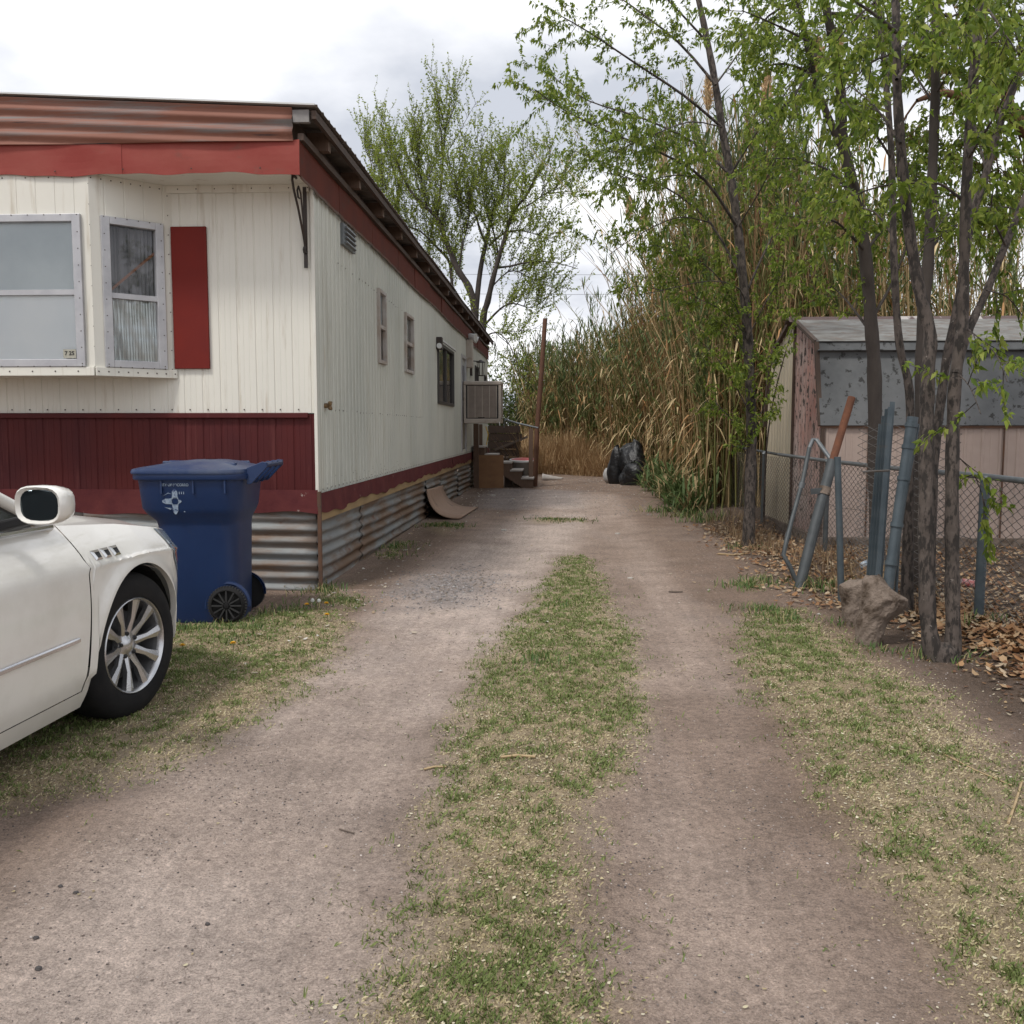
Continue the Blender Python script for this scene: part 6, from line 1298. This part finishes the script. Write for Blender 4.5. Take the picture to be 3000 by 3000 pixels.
T.limb(path([z8(*q) for q in [(1130, 1270), (1280, 1255), (1400, 1280), (1490, 1310)]], YD-1, YD-1.4), (.03, .008)); T.limb(path([z8(*q) for q in [(1280, 1255), (1350, 1330), (1410, 1395)]], YD-1.2, YD-1.5), (.014, .006)); T.limb(path([z8(*q) for q in [(990, 1300), (1060, 1290), (1130, 1270)]], YD, YD-1), (.04, .03))
T.finish(.078, [(.25, .32, .05), (.31, .37, .065), (.20, .27, .042), (.36, .41, .10)], 2, .6, .0, .1)
# ---- shrubs and bushes as leaf clouds on stems
def bush(name, label, c, rx, ry, hgt_, nst, leaf, cols, per=3, up=.35, step=.13):
    c = Vector(c); T = Tree(name, label, c, 'barkdark')
    for k in range(nst):
        a = random.uniform(0, 6.28); q = random.random()**.5; e_ = c+Vector((rx*q*math.cos(a), ry*q*math.sin(a), hgt_*random.uniform(.55, 1.0)*(1-.35*q*q))); m_ = c.lerp(e_, .5)+Vector((0, 0, hgt_*.12)); s_ = c+Vector((rx*.5*q*math.cos(a), ry*.5*q*math.sin(a), -.05))
        lp_ = T.limb([s_, m_, e_], (.02, .006), 4); T.foliate(lp_, step*1.4, .55, up*.3, step, .1, 1)
    T.finish(leaf, cols, per, .5, .2, .2); T.t['category'] = 'bush'; return T
FARG = [(.10, .16, .035), (.13, .20, .045), (.085, .135, .035), (.16, .22, .06)]
bush('far_bush', 'light green leafy bush behind the leaning rusty pole', (-1.3, 37, .05), 2.4, 1.4, 4.4, 60, .13, FARG, 2, .4, .16)
bush('low_bush', 'darker green bush behind the board stack at the house end', (-2.1, 33.5, .05), 1.5, 1.0, 2.9, 42, .11, [(.07, .11, .03), (.10, .14, .035), (.14, .15, .05)], 2, .3, .15)
bush('thin_bush', 'grey green tall bush beside the rusty pole', (.3, 38, .05), 1.5, 1.2, 5.0, 40, .12, [(.10, .14, .06), (.13, .17, .075)], 2, .4, .17)
bush('yellow_bush', 'yellow green bush beyond the right end of the shed', (8.2, 17.6, .05), 2.4, 1.5, 4.1, 60, .10, [(.13, .17, .025), (.17, .20, .035), (.10, .14, .025), (.20, .17, .04)], 2, .3, .15)
bush('green_bush', 'bright green bush behind the shed ridge between the trunks', (5.4, 16.6, .05), 1.5, 1.0, 3.7, 40, .09, [(.08, .13, .025), (.11, .16, .03), (.15, .19, .035)], 2, .3, .14)

# ================================================================ GIANT CANE THICKET
P_CANE = [(2.35, 15.2), (2.35, 18), (2.45, 22.3), (2.45, 24.6), (1.7, 27), (.9, 29.6), (-.6, 31), (-1.4, 33), (-1.0, 38), (6, 39), (12, 36), (12, 15.6), (3.0, 15.5)]
FRONT = P_CANE[:8]
def topz(x, y):
    h_ = np.interp(y, [14, 17, 20, 24, 28, 31, 36], [5.8, 6.6, 7.0, 6.7, 5.4, 4.4, 4.6]); h_ = h_-1.3*smooth(4.6, 6.3, x)*(1-smooth(19, 23, y)); return h_*(.82+.36*fbm(x*.9, y*.9, 101, 3))
n = 30000; x = -1.5+13.5*rng.rand(n); y = 14.5+24*rng.rand(n); ins = inpoly(x, y, P_CANE); df = pdist(x, y, FRONT, False); clump = vnoise(x*2.2, y*2.2, 111)
k = ins & (rng.rand(n) < (np.exp(-df/1.6)*1.1+.18)*(.35+.9*(clump > .42))*np.where(x > 6.5, .6, 1)+.16*((y < 19.5) & (x < 7))); x, y, df = x[k], y[k], df[k]; n = len(x); z0 = hgt(x, y)-.05; h_ = topz(x, y)*(.55+.5*rng.rand(n)**.6); h_ *= np.where(df < .5, .35+.75*rng.rand(n), 1)
th = rng.rand(n)*6.283; ln = .05+.16*rng.rand(n)**1.5+.35*(rng.rand(n) < .07); lx_ = np.cos(th)*ln*h_-.05*h_; ly_ = np.sin(th)*ln*h_*.8-.03*h_
def cpos(t): return np.stack([x+lx_*t**1.8, y+ly_*t**1.8, z0+h_*t*(1-.10*ln*t)], -1)
ts = np.array([0, .25, .5, .75, 1.0]); V = []; rad = .013+.010*rng.rand(n)
for i, t in enumerate(ts):
    c = cpos(t); r_ = rad*(1-.7*t)
    for j in range(3): V.append(c+np.stack([np.cos(j*2.094)*r_, np.sin(j*2.094)*r_, 0*r_], -1))
V = np.stack(V, 1).reshape(-1, 3); fs = [(i*3+j, i*3+(j+1) % 3, i*3+3+(j+1) % 3, i*3+3+j) for i in range(4) for j in range(3)]
Fc = (np.arange(n)[:, None, None]*15+np.array(fs)[None]).reshape(-1, 4)
dead = rng.rand(n) < (.57+.25*(fbm(x*.7, y*.7, 121)-.5)); r = rng.rand(n, 1)
cst = np.where(dead[:, None], np.array([.42, .295, .14])*(1-r)+np.array([.62, .47, .25])*r, np.array([.17, .175, .055])*(1-r)+np.array([.26, .25, .09])*r); cst = np.where(rng.rand(n, 1) < .20, np.array([.30, .165, .085]), cst)
thick = thing('cane_thicket', 'dense tall thicket of straw and green giant cane behind the driveway', 'canes', (2.4, 20, 0)); thick['kind'] = 'stuff'
o = npmesh('cane_stems', V, Fc, M['canemat'], thick, col=np.repeat(cst, 15, 0)); o['kind'] = 'stuff'
def straps(name, P, az, el, L_, W_, drp, C_, parent, kind='stuff'):
    n = len(P); dx_, dy_ = np.cos(az), np.sin(az); s_ = np.stack([-dy_, dx_, 0*dx_], 1); rows = []
    for t, wf in ((0, .5), (.35, 1.0), (.72, .6)):
        c = P+np.stack([dx_*np.cos(el)*L_*t, dy_*np.cos(el)*L_*t, np.sin(el)*L_*t-drp*L_*t*t], 1); rows += [c+s_*(W_*wf)[:, None], c-s_*(W_*wf)[:, None]]
    rows.append(P+np.stack([dx_*np.cos(el)*L_, dy_*np.cos(el)*L_, np.sin(el)*L_-drp*L_], 1))
    V = np.stack(rows, 1).reshape(-1, 3); i7 = np.arange(n)[:, None]*7; Fc = np.concatenate([i7+np.array([q]) for q in ([0, 1, 2], [1, 3, 2], [2, 3, 4], [3, 5, 4], [4, 5, 6])])
    o = npmesh(name, V, Fc, M['canemat'], parent, col=np.repeat(C_, 7, 0)); o['kind'] = kind; return o
PP = []; AZ_ = []; EL = []; LL = []; WW = []; DR = []; CC = []
for q in range(11):
    t = np.clip(.22+.78*(q+rng.rand(n))/11, 0, 1); c = np.stack([x+lx_*t**1.8, y+ly_*t**1.8, z0+h_*t*(1-.10*ln*t)], -1); keep = rng.rand(n) < np.where(dead, .46, 1.0)
    a = th+np.where(q % 2, 0, math.pi)+rng.randn(n)*.7; l_ = (.30+.35*rng.rand(n))*(1.1-.4*t); isg = (~dead) & (rng.rand(n) < .25+.85*t) | (dead & (rng.rand(n) < .12)); r = rng.rand(n, 1)
    cg = np.array([.11, .155, .05])*(1-r)+np.array([.21, .255, .085])*r; cd = np.array([.44, .31, .15])*(1-r)+np.array([.66, .52, .30])*r; cd = np.where(rng.rand(n, 1) < .25, np.array([.42, .23, .10]), cd)
    PP.append(c[keep]); AZ_.append(a[keep]); EL.append(np.where(isg, .9-.5*rng.rand(n)+.3*t, .3-.9*rng.rand(n))[keep]); LL.append(l_[keep]); WW.append((.010+.010*rng.rand(n)+.004*isg)[keep]); DR.append((np.where(isg, .25+.5*rng.rand(n), .4+.6*rng.rand(n)))[keep]); CC.append(np.where(isg[:, None], cg, cd)[keep])
for q in range(7):       # upright leaf tuft at the tip of living canes
    t = .86+.14*rng.rand(n); c = np.stack([x+lx_*t**1.8, y+ly_*t**1.8, z0+h_*t*(1-.10*ln*t)], -1); keep = (~dead) | (rng.rand(n) < .15); r = rng.rand(n, 1); a = rng.rand(n)*6.283
    PP.append(c[keep]); AZ_.append(a[keep]); EL.append((.75+.6*rng.rand(n))[keep]); LL.append((.30+.25*rng.rand(n))[keep]); WW.append((.013+.008*rng.rand(n))[keep]); DR.append((.10+.30*rng.rand(n))[keep]); CC.append((np.array([.075, .115, .042])*(1-r)+np.array([.15, .19, .07])*r)[keep])
straps('cane_leaves', np.concatenate(PP), np.concatenate(AZ_), np.concatenate(EL), np.concatenate(LL), np.concatenate(WW), np.concatenate(DR), np.concatenate(CC), thick)
# low dry brush at the far end and cane shoots along the edge
n = 13000; x = -1.3+3.2*rng.rand(n); y = 28.2+2.6*rng.rand(n)-.75*np.clip(x, 0, 2); L_ = (.25+1.5*rng.rand(n)**1.4)*(.5+1.0*vnoise(x*2.5, y*2.5, 133)); L_ = L_*(.6+.4*smooth(28.2, 29.4, y+.75*np.clip(x, 0, 2))); r = rng.rand(n, 1); P = np.stack([x, y, hgt(x, y)-.02], 1)
o = straps('dry_brush', P, rng.rand(n)*6.283, 1.35-.45*rng.rand(n), L_, .005+.006*rng.rand(n), .05+.25*rng.rand(n), np.array([.33, .195, .095])*(1-r)+np.array([.50, .36, .20])*r, None); tag(o, 'rusty brown dry brush at the end of the driveway', 'brush', kind='stuff')
sh = []
for k in range(85):
    t = random.random(); i = random.choice((0, 0, 0, 1, 1, 2)); a = Vector((*P_CANE[i], 0)); b_ = Vector((*P_CANE[i+1], 0)); c = a.lerp(b_, t)+Vector((random.gauss(-.12, .15), random.gauss(0, .15), 0))
    for q in range(random.randint(9, 20)): sh.append((c.x+random.gauss(0, .07), c.y+random.gauss(0, .07), random.uniform(.35, .95), random.random()))
sh = np.array(sh); n = len(sh); r = rng.rand(n, 1); P = np.stack([sh[:, 0], sh[:, 1], hgt(sh[:, 0], sh[:, 1])-.02+.5*rng.rand(n)**3], 1)
o = straps('cane_shoots', P, rng.rand(n)*6.283, .6+.75*rng.rand(n), sh[:, 2], .012+.010*rng.rand(n), .2+.5*rng.rand(n), np.where(rng.rand(n, 1) < .7, np.array([.055, .095, .03])*(1-r)+np.array([.12, .17, .055])*r, np.array([.36, .27, .14])), None); tag(o, 'green strap leaved cane shoots along the thicket edge by the sacks', 'canes', kind='stuff')
# dry weeds and twig tangle at the fence foot
n = 2600; y = 6.8+7.2*rng.rand(n); x = 2.5+.35*rng.randn(n)*.6+.15; x = np.where((y > 10.5), x-.25, x); L_ = .08+.30*rng.rand(n)**2; r = rng.rand(n, 1); P = np.stack([x, y, hgt(x, y)-.01], 1)
o = straps('dry_weeds', P, rng.rand(n)*6.283, 1.4-1.0*rng.rand(n), L_, .002+.0025*rng.rand(n), .05+.3*rng.rand(n), np.array([.17, .10, .06])*(1-r)+np.array([.34, .25, .14])*r, None); tag(o, 'dry brown weeds tangled at the foot of the fence', 'weeds', kind='stuff')
# canes that carry a plume
for (u, v, hh, yy_, lb) in [(1250, 295, .88, 21.5, 'tall cane plume standing clear against the sky, fattest of all'), (1187, 395, .66, 27.0, 'small cane plume leftmost against the sky'), (1213, 420, .42, 25.5, 'thin bent cane plume just right of the leftmost one'), (1336, 180, .55, 18.2, 'cane plume half hidden by leaves above the fat one'), (1446, 180, .75, 16.5, 'broad cane plume among leaves over the shed'),
                         (1543, 115, .62, 16.4, 'high cane plume seen left of the dark stem'), (1581, 92, .5, 16.6, 'high cane plume seen right of the dark stem'), (1596, 430, .55, 16.2, 'drooping orange cane plume above the shed ridge')]:
    c = at(u, v, yy_); base = Vector((max(c.x+.35, 2.55 if c.y < 25 else 1.95), c.y+.3, 0)); t = thing('plumed_cane', lb, 'cane', base, group='canes with feathery plumes'); top = c+Vector((0, 0, hh*.5)); bot = c-Vector((0, 0, hh*.5))
    MB().tube([base-Vector((0, 0, .05)), base.lerp(bot, .5)+Vector((.05, 0, 0)), bot, top], [.014, .012, .008, .003], 5).build('stem', M['straw'], t, smooth=True)
    n = 520; q = rng.rand(n); P = np.array(tuple(bot))[None]+(np.array(tuple(top-bot))[None])*q[:, None]; w_ = .075*hh/.6*np.sin(math.pi*np.clip(q*.9+.12, 0, 1)); D_ = rng.randn(n, 3)*.35; D_[:, 2] += 1.0
    P = P+np.stack([rng.randn(n)*w_*.6, rng.randn(n)*w_*.6, 0*w_], 1); pm_ = leafmesh('plume', P, D_, .13, [(.56, .40, .23), (.48, .32, .17), (.64, .49, .31)], M['canemat'], t, .20, .2); pm_['kind'] = 'stuff'
